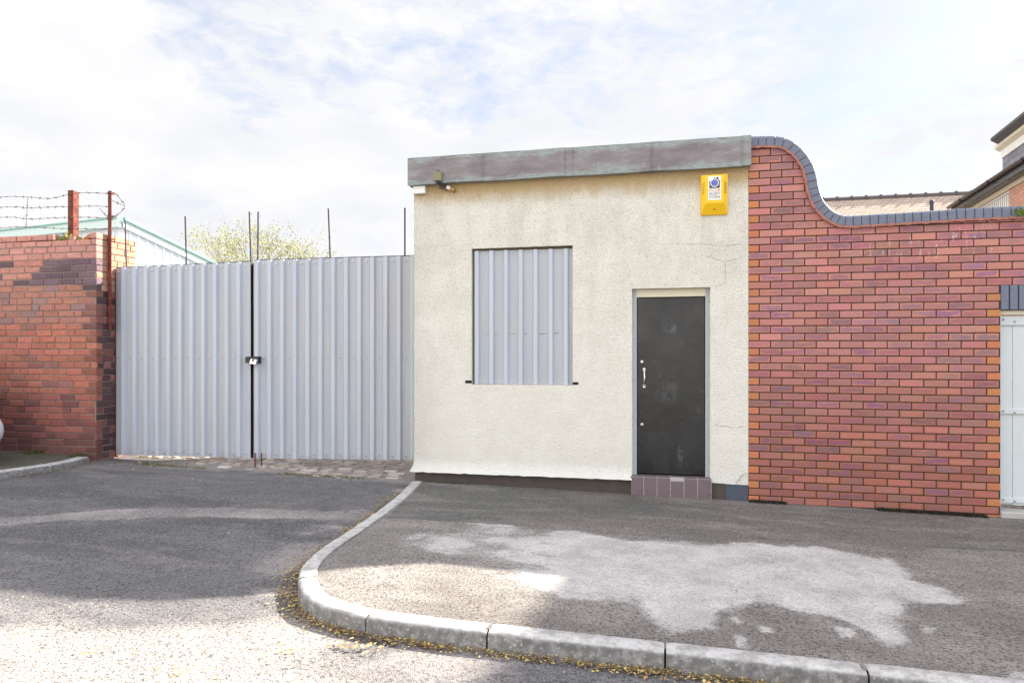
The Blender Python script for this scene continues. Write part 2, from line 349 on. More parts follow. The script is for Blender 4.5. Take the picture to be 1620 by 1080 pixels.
MAT = dict(render=m_render(), brick=m_brick_new(), oldbrick=m_brick_old(), sheet=m_sheet(), copper=m_copper(), door=m_door(), kerb=m_kerb(),
    mortar_dark=m_mortar('dark_mortar', (.045, .034, .030), (.085, .065, .058)), mortar_old=m_mortar('old_mortar', (.16, .12, .10), (.36, .29, .25)),
    footway=m_asphalt('footway_asphalt', (.285, .258, .236), (.64, .61, .585), (.125, .126, .114), (.205, .180, .163)),
    road=m_asphalt('road_asphalt', (.185, .176, .178), (.42, .375, .355), (.105, .102, .106), (.48, .43, .39)),
    leftpath=m_asphalt('mossy_footway', (.13, .12, .09), (.3, .3, .3), (.09, .10, .05), (.1, .1, .1)),
    steel=simple('galvanised_steel', (.45, .45, .46), .4, .8), rod=simple('dark_steel_rod', (.055, .05, .065), .6, .3), black=simple('black_steel', (.018, .017, .022), .5),
    chrome=simple('bright_steel', (.75, .75, .74), .22, 1.0, .05, bump=0), frame=simple('grey_frame_paint', (.40, .43, .46), .6, var=.12), yellow=simple('yellow_plastic', (.83, .50, .004), .35, var=.06, bump=0),
    white=simple('white_plastic', (.78, .78, .74), .5, var=.08, bump=0), blackp=simple('black_print', (.012, .012, .014), .5, bump=0), blue=simple('blue_print', (.10, .12, .42), .3, bump=0),
    redp=simple('red_print', (.50, .10, .05), .5, bump=0), greyp=simple('grey_print', (.12, .13, .14), .5, bump=0), tile=simple('quarry_tile', (.155, .115, .122), .35, var=.2), grout=simple('grout', (.42, .38, .37), .9),
    plinth=simple('sooty_plinth', (.075, .06, .052), .9, var=.5, sc=9, bump=.006), blueplinth=simple('blue_plinth_paint', (.06, .072, .10), .6, var=.4, bump=.003), soffit=simple('soffit_timber', (.13, .09, .05), .8),
    dark=simple('dark_void', (.01, .01, .01), .9, bump=0), cope=simple('blue_engineering_brick', (.125, .145, .20), .42, var=.45, sc=30, bump=.002), crease=simple('creasing_tile', (.36, .15, .115), .8, var=.3, sc=40, bump=.003),
    gatewood=simple('pale_grey_gate_paint', (.56, .595, .60), .6, var=.09, sc=9, bump=.001), stone=simple('step_concrete', (.42, .40, .38), .9, var=.25, bump=.004), wire=simple('barbed_wire_steel', (.10, .06, .06), .7, .4),
    rust=m_rust(), leaf=m_attr('fallen_leaf'), cobble=m_attr('stone_sett', .8), clad=simple('pale_cladding', (.62, .67, .72), .5, var=.05, sc=3), green=simple('green_trim', (.15, .36, .31), .5), greenl=simple('pale_green_gutter', (.50, .62, .60), .5),
    bark=simple('bark', (.16, .12, .08), .9), foliage=m_attr('spring_leaf', .7), rooftile=m_roof_tile(), ridge=simple('dark_ridge_tile', (.09, .08, .08), .8), hbrick=m_house_brick(), slate=m_slate(),
    gutter=simple('black_gutter', (.03, .03, .033), .3), cream=simple('cream_timber', (.66, .60, .46), .7), whitep=simple('white_timber', (.74, .74, .72), .6), glass=simple('window_glass', (.05, .06, .07), .08, bump=0),
    carpaint=simple('white_car_paint', (.72, .74, .76), .22, var=.02, bump=0), tyre=simple('tyre_rubber', (.02, .02, .02), .8), felt=simple('roof_felt', (.10, .10, .105), .9), pipe=simple('vent_pipe_plastic', (.03, .035, .06), .5), moss=m_attr('moss'))
# ------------------------------------------------------------------ numpy noise for the wear maps and the road's painted sun patch
def vnoise(x, y, seed=0):
    xi = np.floor(x).astype(np.int64); yi = np.floor(y).astype(np.int64); fx = x - xi; fy = y - yi
    fx = fx * fx * (3 - 2 * fx); fy = fy * fy * (3 - 2 * fy)
    def h(a, b):
        n = (a * 374761393 + b * 668265263 + seed * 1442695041) & 0x7fffffff
        n = ((n ^ (n >> 13)) * 1274126177) & 0x7fffffff
        return ((n ^ (n >> 16)) & 0xffff) / 65535.0
    return (h(xi, yi) * (1 - fx) + h(xi + 1, yi) * fx) * (1 - fy) + (h(xi, yi + 1) * (1 - fx) + h(xi + 1, yi + 1) * fx) * fy
def fbm(x, y, sc, seed=0, oc=5):
    r = 0; a = .5; t = 0
    for o in range(oc):
        r = r + a * vnoise(x * sc * 2 ** o, y * sc * 2 ** o, seed + o); t += a; a *= .55
    return r / t
def inpoly(x, y, P):
    r = np.zeros(x.shape, bool); n = len(P)
    for i in range(n):
        x0, y0 = P[i]; x1, y1 = P[(i + 1) % n]
        if y0 == y1: continue
        r ^= ((y0 > y) != (y1 > y)) & (x < (x1 - x0) * (y - y0) / (y1 - y0) + x0)
    return r
def dseg(x, y, P, closed=True):
    d = np.full(x.shape, 1e9); n = len(P)
    for i in range(n if closed else n - 1):
        ax, ay = P[i]; bx, by = P[(i + 1) % n]; vx, vy = bx - ax, by - ay
        t = np.clip(((x - ax) * vx + (y - ay) * vy) / (vx * vx + vy * vy + 1e-12), 0, 1)
        d = np.minimum(d, np.hypot(x - ax - t * vx, y - ay - t * vy))
    return d
def sstep(v, a, b):
    t = np.clip((v - a) / (b - a), 0, 1); return t * t * (3 - 2 * t)
def blob(x, y, P, soft=.03, wob=.10, seed=3, sc=4):
    s = np.where(inpoly(x, y, P), 1, -1) * dseg(x, y, P) + (fbm(x, y, sc, seed) - .5) * wob * 2
    return sstep(s, -soft, soft)
def catmull(P, n=8):
    o = []
    for i in range(len(P) - 1):
        p0 = P[max(i - 1, 0)]; p1 = P[i]; p2 = P[i + 1]; p3 = P[min(i + 2, len(P) - 1)]
        for k in range(n):
            t = k / n
            o.append(tuple(.5 * (2 * b + (c - a) * t + (2 * a - 5 * b + 4 * c - d) * t * t + (3 * b - a - 3 * c + d) * t ** 3) for a, b, c, d in zip(p0, p1, p2, p3)))
    o.append(tuple(P[-1])); return o
# ------------------------------------------------------------------ ground, road, footways, kerbs
KERB = catmull([(-2.86, -.03), (-2.72, -.8), (-2.63, -1.5), (-2.565, -2.2), (-2.52, -2.8), (-2.44, -3.2), (-2.30, -3.50), (-2.10, -3.75), (-1.88, -3.88), (-1.62, -3.945), (-1.3, -3.965), (-.94, -3.97), (1, -3.97), (9.0, -3.97)], 8)
def offset(P, d):
    o = []
    for i in range(len(P)):
        a = P[max(i - 1, 0)]; b = P[min(i + 1, len(P) - 1)]; l = math.hypot(b[0] - a[0], b[1] - a[1]); o.append((P[i][0] - (b[1] - a[1]) / l * d, P[i][1] + (b[0] - a[0]) / l * d))
    return o
def grid(name, x0, x1, y0, y1, st_, zfun, keep, attr, mat):
    nx = int(round((x1 - x0) / st_)) + 1; ny = int(round((y1 - y0) / st_)) + 1
    X, Y = np.meshgrid(np.linspace(x0, x1, nx), np.linspace(y0, y1, ny)); Z = zfun(X, Y); C = attr(X, Y); K = keep(X, Y) if keep else np.ones(X.shape, bool)
    idx = np.arange(nx * ny).reshape(ny, nx)
    q = K[:-1, :-1] | K[1:, :-1] | K[:-1, 1:] | K[1:, 1:]
    Fq = np.stack([idx[:-1, :-1][q], idx[:-1, 1:][q], idx[1:, 1:][q], idx[1:, :-1][q]], 1)
    used = np.unique(Fq); rem = -np.ones(nx * ny, int); rem[used] = np.arange(len(used)); Fq = rem[Fq]
    V = np.stack([X.ravel(), Y.ravel(), Z.ravel()], 1)[used]
    me = bpy.data.meshes.new(name); me.vertices.add(len(V)); me.vertices.foreach_set('co', V.ravel())
    me.loops.add(Fq.size); me.loops.foreach_set('vertex_index', Fq.ravel().astype(np.int32))
    me.polygons.add(len(Fq)); me.polygons.foreach_set('loop_start', (np.arange(len(Fq)) * 4).astype(np.int32)); me.polygons.foreach_set('loop_total', np.full(len(Fq), 4, np.int32))
    me.update(calc_edges=True); me.polygons.foreach_set('use_smooth', np.ones(len(Fq), bool))
    a = me.color_attributes.new('Col', 'FLOAT_COLOR', 'POINT'); cc = np.ones((nx * ny, 4), np.float32)
    for i in range(3): cc[:, i] = C[i].ravel()
    a.data.foreach_set('color', cc[used].ravel()); me.materials.append(mat)
    o = bpy.data.objects.new(name, me); COL.objects.link(o); return tag(o, kind='structure')
# wide ground sheet out to the horizon
gm = MB(); xs = [-900, -120, -30, -12, -6, 0, 5, 10, 30, 120, 900]; ys = [-900, -120, -30, -9, -4, -3.5, -2.9, -2.3, -1.8, -1.2, 0, 2, 6, 30, 120, 900]
gv = [(x, y, float(zr(min(max(x, -12), 10), y)) - .05) for y in ys for x in xs]
gm.add(gv, [(j * 11 + i, j * 11 + i + 1, (j + 1) * 11 + i + 1, (j + 1) * 11 + i) for j in range(len(ys) - 1) for i in range(10)])
tag(gm.build('ground', simple('yard_ground', (.22, .20, .17), .95, var=.35, sc=3, bump=.01)), kind='structure')
INNER = offset(KERB, .06)
FOOTPOLY = INNER + [(9.0, .05), (-2.80, .05)]
LKERB = catmull([G(142, 731, -.01), G(97, 742, -.01), G(0, 757, -.01), G(-70, 768, -.02), G(-200, 790, -.03), G(-420, 820, -.05), (-14, -3.2)], 6)[::-1]
LPOLY = offset(LKERB, .06) + [(-7.3, .02), (-14, .02)]
P = lambda L_: [G(*p) for p in L_]
PALE = P([(718, 832), (742, 820), (775, 817), (815, 826), (850, 838), (900, 836), (1000, 852), (1150, 858), (1300, 868), (1392, 882), (1420, 896), (1475, 922), (1532, 957), (1492, 957), (1448, 960), (1425, 975), (1430, 990), (1455, 1012), (1456, 1030), (1400, 1026), (1352, 1003), (1335, 985), (1290, 970), (1200, 960), (1165, 965), (1150, 985), (1120, 1000), (1085, 998), (1060, 1003), (1045, 985), (1035, 968), (1000, 952), (940, 950), (900, 945), (850, 935), (790, 905), (740, 882), (700, 885), (655, 868), (640, 850), (690, 845)])
BL = [P(q) for q in ([(1268, 846), (1275, 837), (1300, 840), (1306, 850), (1290, 853)], [(1156, 975), (1172, 975), (1180, 985), (1165, 988)], [(1200, 985), (1215, 990), (1222, 1000), (1205, 1000)], [(1320, 990), (1350, 995), (1358, 1010), (1330, 1008)], [(1168, 1005), (1182, 1010), (1185, 1026), (1165, 1022)], [(1465, 990), (1485, 992), (1480, 1003), (1462, 1000)], [(1600, 1060), (1625, 1066), (1625, 1076), (1598, 1073)], [(1045, 832), (1100, 838), (1145, 855), (1060, 852)], [(1010, 792), (1100, 795), (1095, 803), (1010, 800)])]
TRENCH = P([(668, 764), (1138, 788), (1150, 858), (1000, 845), (820, 830), (610, 818)])
RTRENCH = P([(1138, 788), (1640, 826), (1640, 872), (1150, 850)])
def foot_attr(X, Y):
    r = blob(X, Y, PALE, .13 + .10 * sstep(X, -.4, -1.6), .16, 5, 3.5); r = np.clip(r + (fbm(X, Y, 11, 46) - .5) * 1.3 * r * (1 - r) * 2.2, 0, 1); r = r * (1 - .25 * sstep(fbm(X, Y, 5, 44), .5, .7))
    r = r * (1 - .45 * sstep(fbm(X * .8, Y * 1.4, 2.3, 48), .52, .68) * sstep(X, .2, -1.2))
    for i, b in enumerate(BL): r = np.maximum(r, blob(X, Y, b, .035, .06, 9 + i, 9) * .7)
    r *= .80 + .2 * fbm(X, Y, 3, 21)
    g = np.maximum(blob(X, Y, TRENCH, .012, .02, 2, 6) * .85, blob(X, Y, RTRENCH, .008, .014, 4, 6) * .6)
    line = np.minimum(np.minimum(dseg(X, Y, [TRENCH[1], TRENCH[2]], False), dseg(X, Y, [RTRENCH[3], RTRENCH[2]], False)), dseg(X, Y, TRENCH[2:], False)) + (fbm(X, Y, 14, 8) - .5) * .02
    g = np.maximum(g, sstep(line, .03, .008) * 1.0)
    g = np.maximum(g, sstep(Y + (fbm(X, Y, 5, 40) - .5) * .25, -.16, -.02) * .9)
    b = sstep(fbm(X, Y, 1.3, 31), .45, .62) * .8
    b = np.maximum(b, sstep(-(Y + 3.3) - (X + .6) * .04 + (fbm(X, Y, 3, 33) - .5) * .5, 0, .3) * .55)
    warm = sstep(X, -1.3, -1.7)
    return r * (1 - g * .9), g * (1 - .85 * np.clip(r, 0, 1) * (Y < -1.6)), b * (1 - r) * (1 - warm)
grid('footway', -2.84, 9.0, -3.95, .05, .025, lambda X, Y: zf(X) + (fbm(X, Y, 1.2, 50) - .5) * .012, lambda X, Y: inpoly(X, Y, FOOTPOLY), foot_attr, MAT['footway'])
STRIP = [G(0, 812), G(110, 806), G(300, 803), G(480, 808), G(575, 812)]
def road_attr(X, Y):
    d = dseg(X, Y, STRIP, False) + (fbm(X, Y, 3, 12) - .5) * .18
    r = sstep(d, .24, .12) * .62 * (fbm(X, Y, 2, 17) * .9 + .45)
    r = np.maximum(r, sstep(dseg(X, Y, KERB, False), .75, .25) * sstep(fbm(X * 1.2, Y * 2.5, 1.5, 66), .42, .60) * .55)
    r = np.maximum(r, sstep(fbm(X * .5, Y * 1.8, 1.6, 67), .55, .68) * .36)
    crack = sstep(dseg(X, Y, [(p[0], p[1] + .17) for p in STRIP], False) + (fbm(X, Y, 9, 14) - .5) * .04, .014, .004)
    g = sstep(fbm(X * .6, Y * 1.6, 1.1, 61), .42, .60) * .65 * sstep(Y, -3.4, -3.0) + .10
    g = np.maximum(g, crack * .9)
    g = np.maximum(g, sstep(dseg(X, Y, KERB, False) + (fbm(X, Y, 4, 15) - .5) * .16, .16, .04) * .6)
    for ck in (P([(0, 765), (60, 770), (130, 768), (200, 750), (260, 742)]), P([(380, 800), (430, 806), (520, 806), (560, 812)]), P([(0, 822), (40, 819), (90, 822)]), P([(560, 745), (600, 752), (640, 752)])):
        g = np.maximum(g, sstep(dseg(X, Y, ck, False) + (fbm(X, Y, 8, 13) - .5) * .10, .03, .008) * .9)
    b = blob(X, Y, P([(-30, 985), (150, 960), (450, 960), (520, 1005), (700, 1040), (640, 1100), (120, 1100), (-30, 1040)]), .25, .5, 19, 2) * .85  # sunlit part of the road painted in as a paler colour
    b = np.maximum(b, sstep(Y + (fbm(X, Y, 3, 18) - .5) * .5, -.22, .05) * sstep(X, -6.6, -6.0) * .6)
    g = np.maximum(g, sstep(fbm(X * 1.0, Y * 2.2, 2.0, 71), .66, .74) * .5 * (Y > -1.6))
    return r, g, b
grid('road', -12.0, 9.0, -9.0, 1.6, .04, lambda X, Y: zr(X, Y) + (fbm(X, Y, .9, 51) - .5) * .022, None, road_attr, MAT['road'])
grid('footway_by_old_wall', -13.8, -7.2, -3.4, .02, .04, lambda X, Y: zf(X) + .055 + (fbm(X, Y, 2, 52) - .5) * .02, lambda X, Y: inpoly(X, Y, LPOLY), lambda X, Y: (X * 0, sstep(fbm(X, Y, 3, 80), .4, .6) * .8, X * 0), MAT['leftpath'])
def kerb(name, path, joints, top, width=.125, gap=.010):
    P2 = [Vector(p) for p in path]; S = [0.0]
    for a, b in zip(P2, P2[1:]): S.append(S[-1] + (b - a).length)
    def at(s_):
        s_ = min(max(s_, 0), S[-1] - 1e-6)
        for i in range(len(S) - 1):
            if S[i + 1] >= s_: return P2[i].lerp(P2[i + 1], (s_ - S[i]) / (S[i + 1] - S[i] + 1e-9))
    def tan(s_): return (at(s_ + .06) - at(s_ - .06)).normalized()
    js = []
    for j in joints:
        k = min(range(len(P2)), key=lambda i: (P2[i] - Vector(j)).length); best = min([S[k] + q * .01 for q in range(-40, 41)], key=lambda s_: (at(s_) - Vector(j)).length); js.append(best)
    js = [0] + sorted(js); js = js + [js[-1] + .915 * (i + 1) for i in range(40) if js[-1] + .915 * (i + 1) < S[-1]] + [S[-1]]
    m = MB()
    for s0, s1 in zip(js, js[1:]):
        if s1 - s0 < .1: continue
        n = max(2, int((s1 - s0) / .04)); dz = random.uniform(-.003, .003); rows = []
        for i in range(n + 1):
            q = s0 + gap / 2 + (s1 - s0 - gap) * i / n; p = at(q); t = tan(q); nn = Vector((-t.y, t.x))
            z1 = top(p.x, p.y) + dz; e = .012 if i in (0, n) else 0
            hgt = max(.012, z1 - float(zr(p.x, p.y))); bv = min(.026, hgt * .8)
            for w, h in ((0, -.16), (.006, -bv - .004), (.010, -bv * .55), (.020, -bv * .18), (.034, 0), (width - .006, .001), (width, -.006), (width, -.1)):
                jit = random.uniform(-.0015, .0015)
                ww = w + jit; rows.append((p.x + nn.x * ww, p.y + nn.y * ww, z1 + h + (-e * .4 if h > -.01 else 0) + random.uniform(-.001, .001)))
        k = 8; fs = [(i * k + j, (i + 1) * k + j, (i + 1) * k + j + 1, i * k + j + 1) for i in range(n) for j in range(k - 1)]
        m.add(rows, fs, smooth=True); m.add(rows[:k], [tuple(range(k))]); m.add(rows[-k:], [tuple(range(k - 1, -1, -1))])
    return tag(m.build(name, MAT['kerb']), kind='structure')
kerb('kerb', KERB, [(-2.62, -1.62), (-2.33, -3.45), (-1.64, -3.94), (-.94, -3.97), (-.03, -3.97), (.90, -3.97)], lambda x, y: zf(x) + .006)
kerb('kerb_by_old_wall', LKERB, [LKERB[-8]], lambda x, y: zf(x) + .066)
# ------------------------------------------------------------------ bricks
def brickwork(name, x0, x1, z0, z1, L_, H_, joint, colf, mats, parent, yf=0.0, depth=.1, top=None, skew=0.0, rough=.0015, half_first=0, M=None, holes=(), chamf=.004, recess=.008, back=.2, irregular=0.0):
    """courses of single bricks in front of a mortar core, one mesh"""
    m = MB(); r = int(math.floor((z0) / H_)); zc = z0; row = 0
    while zc < z1:
      spans = [(x0, x1)]
      for h in holes:
        if h[0] > x0 and zc + H_ * .5 > h[2] and zc + H_ * .5 < h[3]: spans = [(x0, h[0]), (h[1], x1)] if h[1] < x1 else [(x0, h[0])]
      for (sa, sb) in spans:
        off = 0 if (row + half_first) % 2 == 0 else L_ * .5
        if irregular: off += random.choice((0, 0, .06, -.05)) + random.uniform(-.01, .01)
        x = sa - L_ + off
        while x < sb:
            l = L_ * (1 if not irregular or random.random() > .16 else .5)
            a = max(x, sa); b = min(x + l, sb) - (joint if x + l < sb else 0)
            if b - a > .025:
                za, zb = zc + joint * .5, zc + H_ - joint * .5; xm = (a + b) / 2; sk = -skew * (xm - x0); za += sk; zb += sk
                if irregular: za += random.uniform(-.003, .003); zb += random.uniform(-.003, .003)
                skip = False
                c1, c2 = colf(xm, (za + zb) / 2, b - a < .6 * L_, row)
                yj = yf + random.uniform(-rough, rough)
                if not skip and top is None: m.bbox(a, b, yj, yf + depth, za, zb, chamf, 0, c1, c2, M)
                elif not skip:
                    n = 8; xs_ = [a + (b - a) * i / n for i in range(n + 1)]; hs = [top(q) for q in xs_]
                    if min(hs) >= zb: m.bbox(a, b, yj, yf + depth, za, zb, chamf, 0, c1, c2, M)
                    elif max(hs) > za + .008:
                        ks = [i for i in range(n + 1) if hs[i] > za + .002]
                        if len(ks) >= 2:
                            poly = [(xs_[ks[0]], yj, za), (xs_[ks[-1]], yj, za)] + [(xs_[i], yj, min(zb, hs[i])) for i in reversed(ks)]
                            m.prism(poly, (0, depth, 0), 0, c1); m.c2[-len(poly) - 2:] = [c2] * (len(poly) + 2)
                            m.uv[-len(poly) - 2] = [((p[0] - a) / (b - a), (p[2] - za) / (zb - za)) for p in poly]
            x += l
      zc += H_; row += 1
    o = m.build(name, mats, parent); return o
# S-curve of the new wall's top (underside of the blue coping)
CUR = [W(*p) for p in ((1187, 231.6), (1205, 231), (1223, 231), (1235.6, 232.6), (1247.8, 238.7), (1260, 250), (1268, 262), (1273, 273), (1276, 287), (1279.5, 304), (1283.5, 316), (1289, 327), (1300, 340), (1313, 350), (1331, 356.7), (1349, 357.3), (1371, 356), (1482, 349.5), (1607, 343))]
CUR = [(a, c) for a, b, c in CUR]; CUR.append((6.5, CUR[-1][1] - .015)); CUR = CUR
def curz(x):
    return float(np.interp(x, [p[0] for p in CUR], [p[1] for p in CUR]))
XW0 = .774; XG = 3.051; XG1 = 4.0; XE = 6.5
def newcol(x, z, header, row):
    r = random.random(); j = lambda c, k=.10: tuple(max(0, q * (1 + random.uniform(-k, k))) for q in c)
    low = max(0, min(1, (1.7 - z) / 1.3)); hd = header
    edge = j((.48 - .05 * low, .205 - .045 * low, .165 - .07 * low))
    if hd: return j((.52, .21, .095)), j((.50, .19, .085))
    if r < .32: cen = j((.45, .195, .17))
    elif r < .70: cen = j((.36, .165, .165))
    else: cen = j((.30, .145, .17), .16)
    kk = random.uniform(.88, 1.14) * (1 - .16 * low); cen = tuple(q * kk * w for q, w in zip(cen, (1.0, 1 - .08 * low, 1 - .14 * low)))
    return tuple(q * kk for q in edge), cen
wallR = thing('brick_wall', 'tall red brick wall with S-curved blue brick coping right of the cream building', 'brick wall')
ZB = CZ - 1.413 - 3 * .075
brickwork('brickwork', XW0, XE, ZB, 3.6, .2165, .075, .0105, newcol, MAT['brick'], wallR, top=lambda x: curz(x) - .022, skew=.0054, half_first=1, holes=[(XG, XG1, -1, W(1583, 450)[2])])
core = MB()
def ribbon(x0, x1, zb):
    xs_ = sorted(set([x0, x1] + [p[0] for p in CUR if x0 < p[0] < x1])); poly = [(x0, .007, zb), (x1, .007, zb)] + [(x, .007, curz(x) - .004) for x in reversed(xs_)]
    core.prism(poly, (0, .211, 0))
ribbon(XW0, XG, ZB - .1); ribbon(XG, XG1, W(1583, 450)[2] + .001); ribbon(XG1, XE, ZB - .1)
core.build('mortar_bed', MAT['mortar_dark'], wallR)
# reveal bricks of the gate opening and coping
def arc_pts(P_):
    S = [0]
    for a, b in zip(P_, P_[1:]): S.append(S[-1] + math.hypot(b[0] - a[0], b[1] - a[1]))
    return S
CS = catmull(CUR, 6); SS = arc_pts(CS)
def cat(s_):
    i = max(0, min(len(SS) - 2, int(np.searchsorted(SS, s_)) - 1)); t = (s_ - SS[i]) / (SS[i + 1] - SS[i] + 1e-9)
    a, b = CS[i], CS[i + 1]; d = math.hypot(b[0] - a[0], b[1] - a[1]); return (a[0] + (b[0] - a[0]) * t, a[1] + (b[1] - a[1]) * t), ((b[0] - a[0]) / d, (b[1] - a[1]) / d)
cp = MB(); s_ = 0.0; bw = .0765
while s_ < SS[-1] - bw:
    p0, t0 = cat(s_ + .002); p1, t1 = cat(s_ + bw - .007); pm, tm = cat(s_ + bw / 2)
    H = .101; c = random.uniform(.75, 1.15); n0 = (-t0[1], t0[0]); n1 = (-t1[1], t1[0]); nm = (-tm[1], tm[0])
    e0 = (p0[0] + n0[0] * H, p0[1] + n0[1] * H); e1 = (p1[0] + n1[0] * H, p1[1] + n1[1] * H)
    # keep wedge-shaped gaps small on the tight bends
    dd = math.hypot(e1[0] - e0[0], e1[1] - e0[1]); w = min(dd, bw + .004)
    mx, mz = (e0[0] + e1[0]) / 2, (e0[1] + e1[1]) / 2; ux, uz = (e1[0] - e0[0]) / dd, (e1[1] - e0[1]) / dd
    e0 = (mx - ux * w / 2, mz - uz * w / 2); e1 = (mx + ux * w / 2, mz + uz * w / 2)
    yo = -.016 + random.uniform(-.003, .003); r_ = .022
    prof = []   # bullnosed front arris: rings from the front face to the back
    rings = []
    for (yy, k) in ((.0, -r_), (.006, -r_ * .35), (.02, 0.0), (.225, 0.0)):
        a0 = (p0[0], p0[1]); a1 = (p1[0], p1[1])
        f0 = (e0[0] + n0[0] * k * 1.0, e0[1] + n0[1] * k); f1 = (e1[0] + n1[0] * k, e1[1] + n1[1] * k)
        rings.append([(a0[0], yo + yy, a0[1]), (a1[0], yo + yy, a1[1]), (f1[0], yo + yy, f1[1]), (f0[0], yo + yy, f0[1])])
    vs = [v for rg in rings for v in rg]; fs = [(0, 1, 2, 3), (15, 14, 13, 12)] + [(i * 4 + j, (i + 1) * 4 + j, (i + 1) * 4 + (j + 1) % 4, i * 4 + (j + 1) % 4) for i in range(3) for j in range(4)]
    cp.add(vs, fs, c=(c, c, c)); s_ += bw
cope = cp.build('coping', MAT['cope'], wallR)
# mortar between coping bricks
cm = MB(); q = np.linspace(0, SS[-1] - .1, 260); lo = []; hi = []
for s_ in q:
    p, t = cat(s_); lo.append((p[0], -.002, p[1])); hi.append((p[0] - t[1] * .085, -.002, p[1] + t[0] * .085))
n = len(lo); vs = lo + hi + [(a, .2, c) for a, b, c in lo] + [(a, .2, c) for a, b, c in hi]
cm.add(vs, [(i, i + 1, n + i + 1, n + i) for i in range(n - 1)] + [(n + i, n + i + 1, 3 * n + i + 1, 3 * n + i) for i in range(n - 1)])
cm.build('coping_mortar', MAT['mortar_old'], wallR)
cr = MB(); s_ = 0
while s_ < SS[-1] - .05:      # wavy creasing tiles under the coping
    (p, t), (p2, t2) = cat(s_), cat(s_ + .052); nn = (-t[1], t[0]); o1 = -.024 - .006 * math.sin(s_ * 40) ; yo = -.022 - .01 * abs(math.sin(s_ * 24)) - random.uniform(0, .004)
    a = [(p[0] + nn[0] * o1, p[1] + nn[1] * o1), (p2[0] - t2[1] * (-.024), p2[1] + t2[0] * (-.024)), (p2[0] - t2[1] * -.003, p2[1] + t2[0] * -.003), (p[0] - t[1] * -.003, p[1] + t[0] * -.003)]
    cr.prism([(x, yo, z) for x, z in a], (0, .06, 0)); s_ += .052
cr.build('creasing_course', MAT['crease'], wallR)
ZL0, ZL1 = W(1583, 490)[2], W(1583, 450)[2]
ln = MB(); x = XG + .004
while x < XG1 - .03:
    ln.bbox(x, min(x + .066, XG1 - .003), -.002, .1, ZL0, ZL1 - .006, .005, 0); x += .076
ln.build('lintel', MAT['cope'], wallR)
lm = MB(); lm.box(XG, XG1, .008, .218, ZL0 - .002, ZL1 - .002); lm.build('lintel_mortar', MAT['mortar_dark'], wallR)
# ------------------------------------------------------------------ wooden gate in the wall
wg = thing('wooden_gate', 'pale grey boarded wooden gate under a blue brick lintel in the red wall', 'gate')
g0 = zf(3.5) + .11; fr = MB()
fr.box(XG, XG + .018, .045, .14, g0 - .03, ZL0 - .045); fr.box(XG1 - .04, XG1, .045, .14, g0 - .03, ZL0 - .045); fr.box(XG, XG1, .045, .14, ZL0 - .044, ZL0 - .003, 1)
fr.build('gate_frame', [MAT['gatewood'], MAT['cream']], wg)
bp = MB(); x = XG + .022
while x < XG1 - .1:
    bp.bbox(x, x + .112, .085, .11, g0 + random.uniform(0, .012), ZL0 - .052, .003); x += .1145
bp.build('board_panel', MAT['gatewood'], wg)
bolts = MB()
for z, h in ((ZL0 - .145, .088), (W(1583, 652)[2] - .02, .045), (W(1583, 793)[2] - .02, .045)):
    lg = MB(); lg.bbox(XG + .022, XG1 - .045, .066, .0845, z, z + h, .003); lo_ = lg.build('ledge', MAT['gatewood'], wg)
    for i, x in enumerate((XG + .05, XG + .145, XG + .4, XG + .6, XG1 - .08)):
        zz = z + h * (.62 if i % 2 == 0 else .38); bb = MB(); bb.tube([(x, .066, zz), (x, .060, zz), (x, .057, zz)], [.011, .010, .004], 10); bb.build('bolt', MAT['steel'], lo_)
tb = MB(); tb.bbox(XG - .004, XG1 + .05, -.03, .16, zf(3.5) - .1, g0 - .045, .01)
tag(tb.build('gate_step', MAT['stone']), 'pale concrete threshold step below the grey wooden gate', 'step')
# ------------------------------------------------------------------ cream rendered building
XL, XR = -2.843, .771; ZT = 3.445; ZBELL = W(655, 745)[2]; DB = 3.6
bld = thing('rendered_building', 'low cream roughcast building with copper roof edge, shuttered window and black door', 'building')
wx0, wx1, wz0, wz1 = W(746, 400)[0], W(906, 400)[0], 1.192, 2.70
dx0, dx1, dz0, dz1 = -.402, .396, .235, 2.217
bm = MB()
def quad(a, b, c, d, m=0): bm.add([a, b, c, d], [(0, 1, 2, 3)], m)
BZ = ZBELL + .14
xs_ = [XL, wx0, wx1, dx0, dx1, XR]; zs_ = [BZ, wz0, dz1, wz1, ZT]
for i in range(5):
    for j in range(4):
        xa, xb, za, zb = xs_[i], xs_[i + 1], zs_[j], zs_[j + 1]
        if i == 1 and 1 <= j <= 2: continue
        if i == 3 and j <= 1: continue
        quad((xa, 0, za), (xb, 0, za), (xb, 0, zb), (xa, 0, zb))
def bell(xa, xb, nose=True):
    k = 6; n = max(1, int((xb - xa) / .06)); prev = None
    for i in range(k + 1):
        t = i / k; y = -.042 * t ** 1.8; z = BZ - (BZ - ZBELL) * t; row = [(xa + (xb - xa) * j / n - ((.040 * t ** 1.8) if xa == XL and j == 0 else 0), y, z + (random.uniform(-.004, .004) if i == k else 0)) for j in range(n + 1)]
        if prev:
            for j in range(n): bm.add([prev[j], row[j], row[j + 1], prev[j + 1]], [(0, 1, 2, 3)], smooth=False)
        prev = row
    for j in range(n): bm.add([prev[j], (prev[j][0], .01, ZBELL), (prev[j + 1][0], .01, ZBELL), prev[j + 1]], [(0, 1, 2, 3)])
    if xb < XR - .1 or True: bm.add([(xb, 0, BZ), (xb, 0, ZBELL), (xb, -.042, ZBELL)], [(0, 1, 2)]); bm.add([(xa, 0, BZ), (xa, -.042, ZBELL), (xa, 0, ZBELL)], [(0, 1, 2)])
bell(XL, dx0)
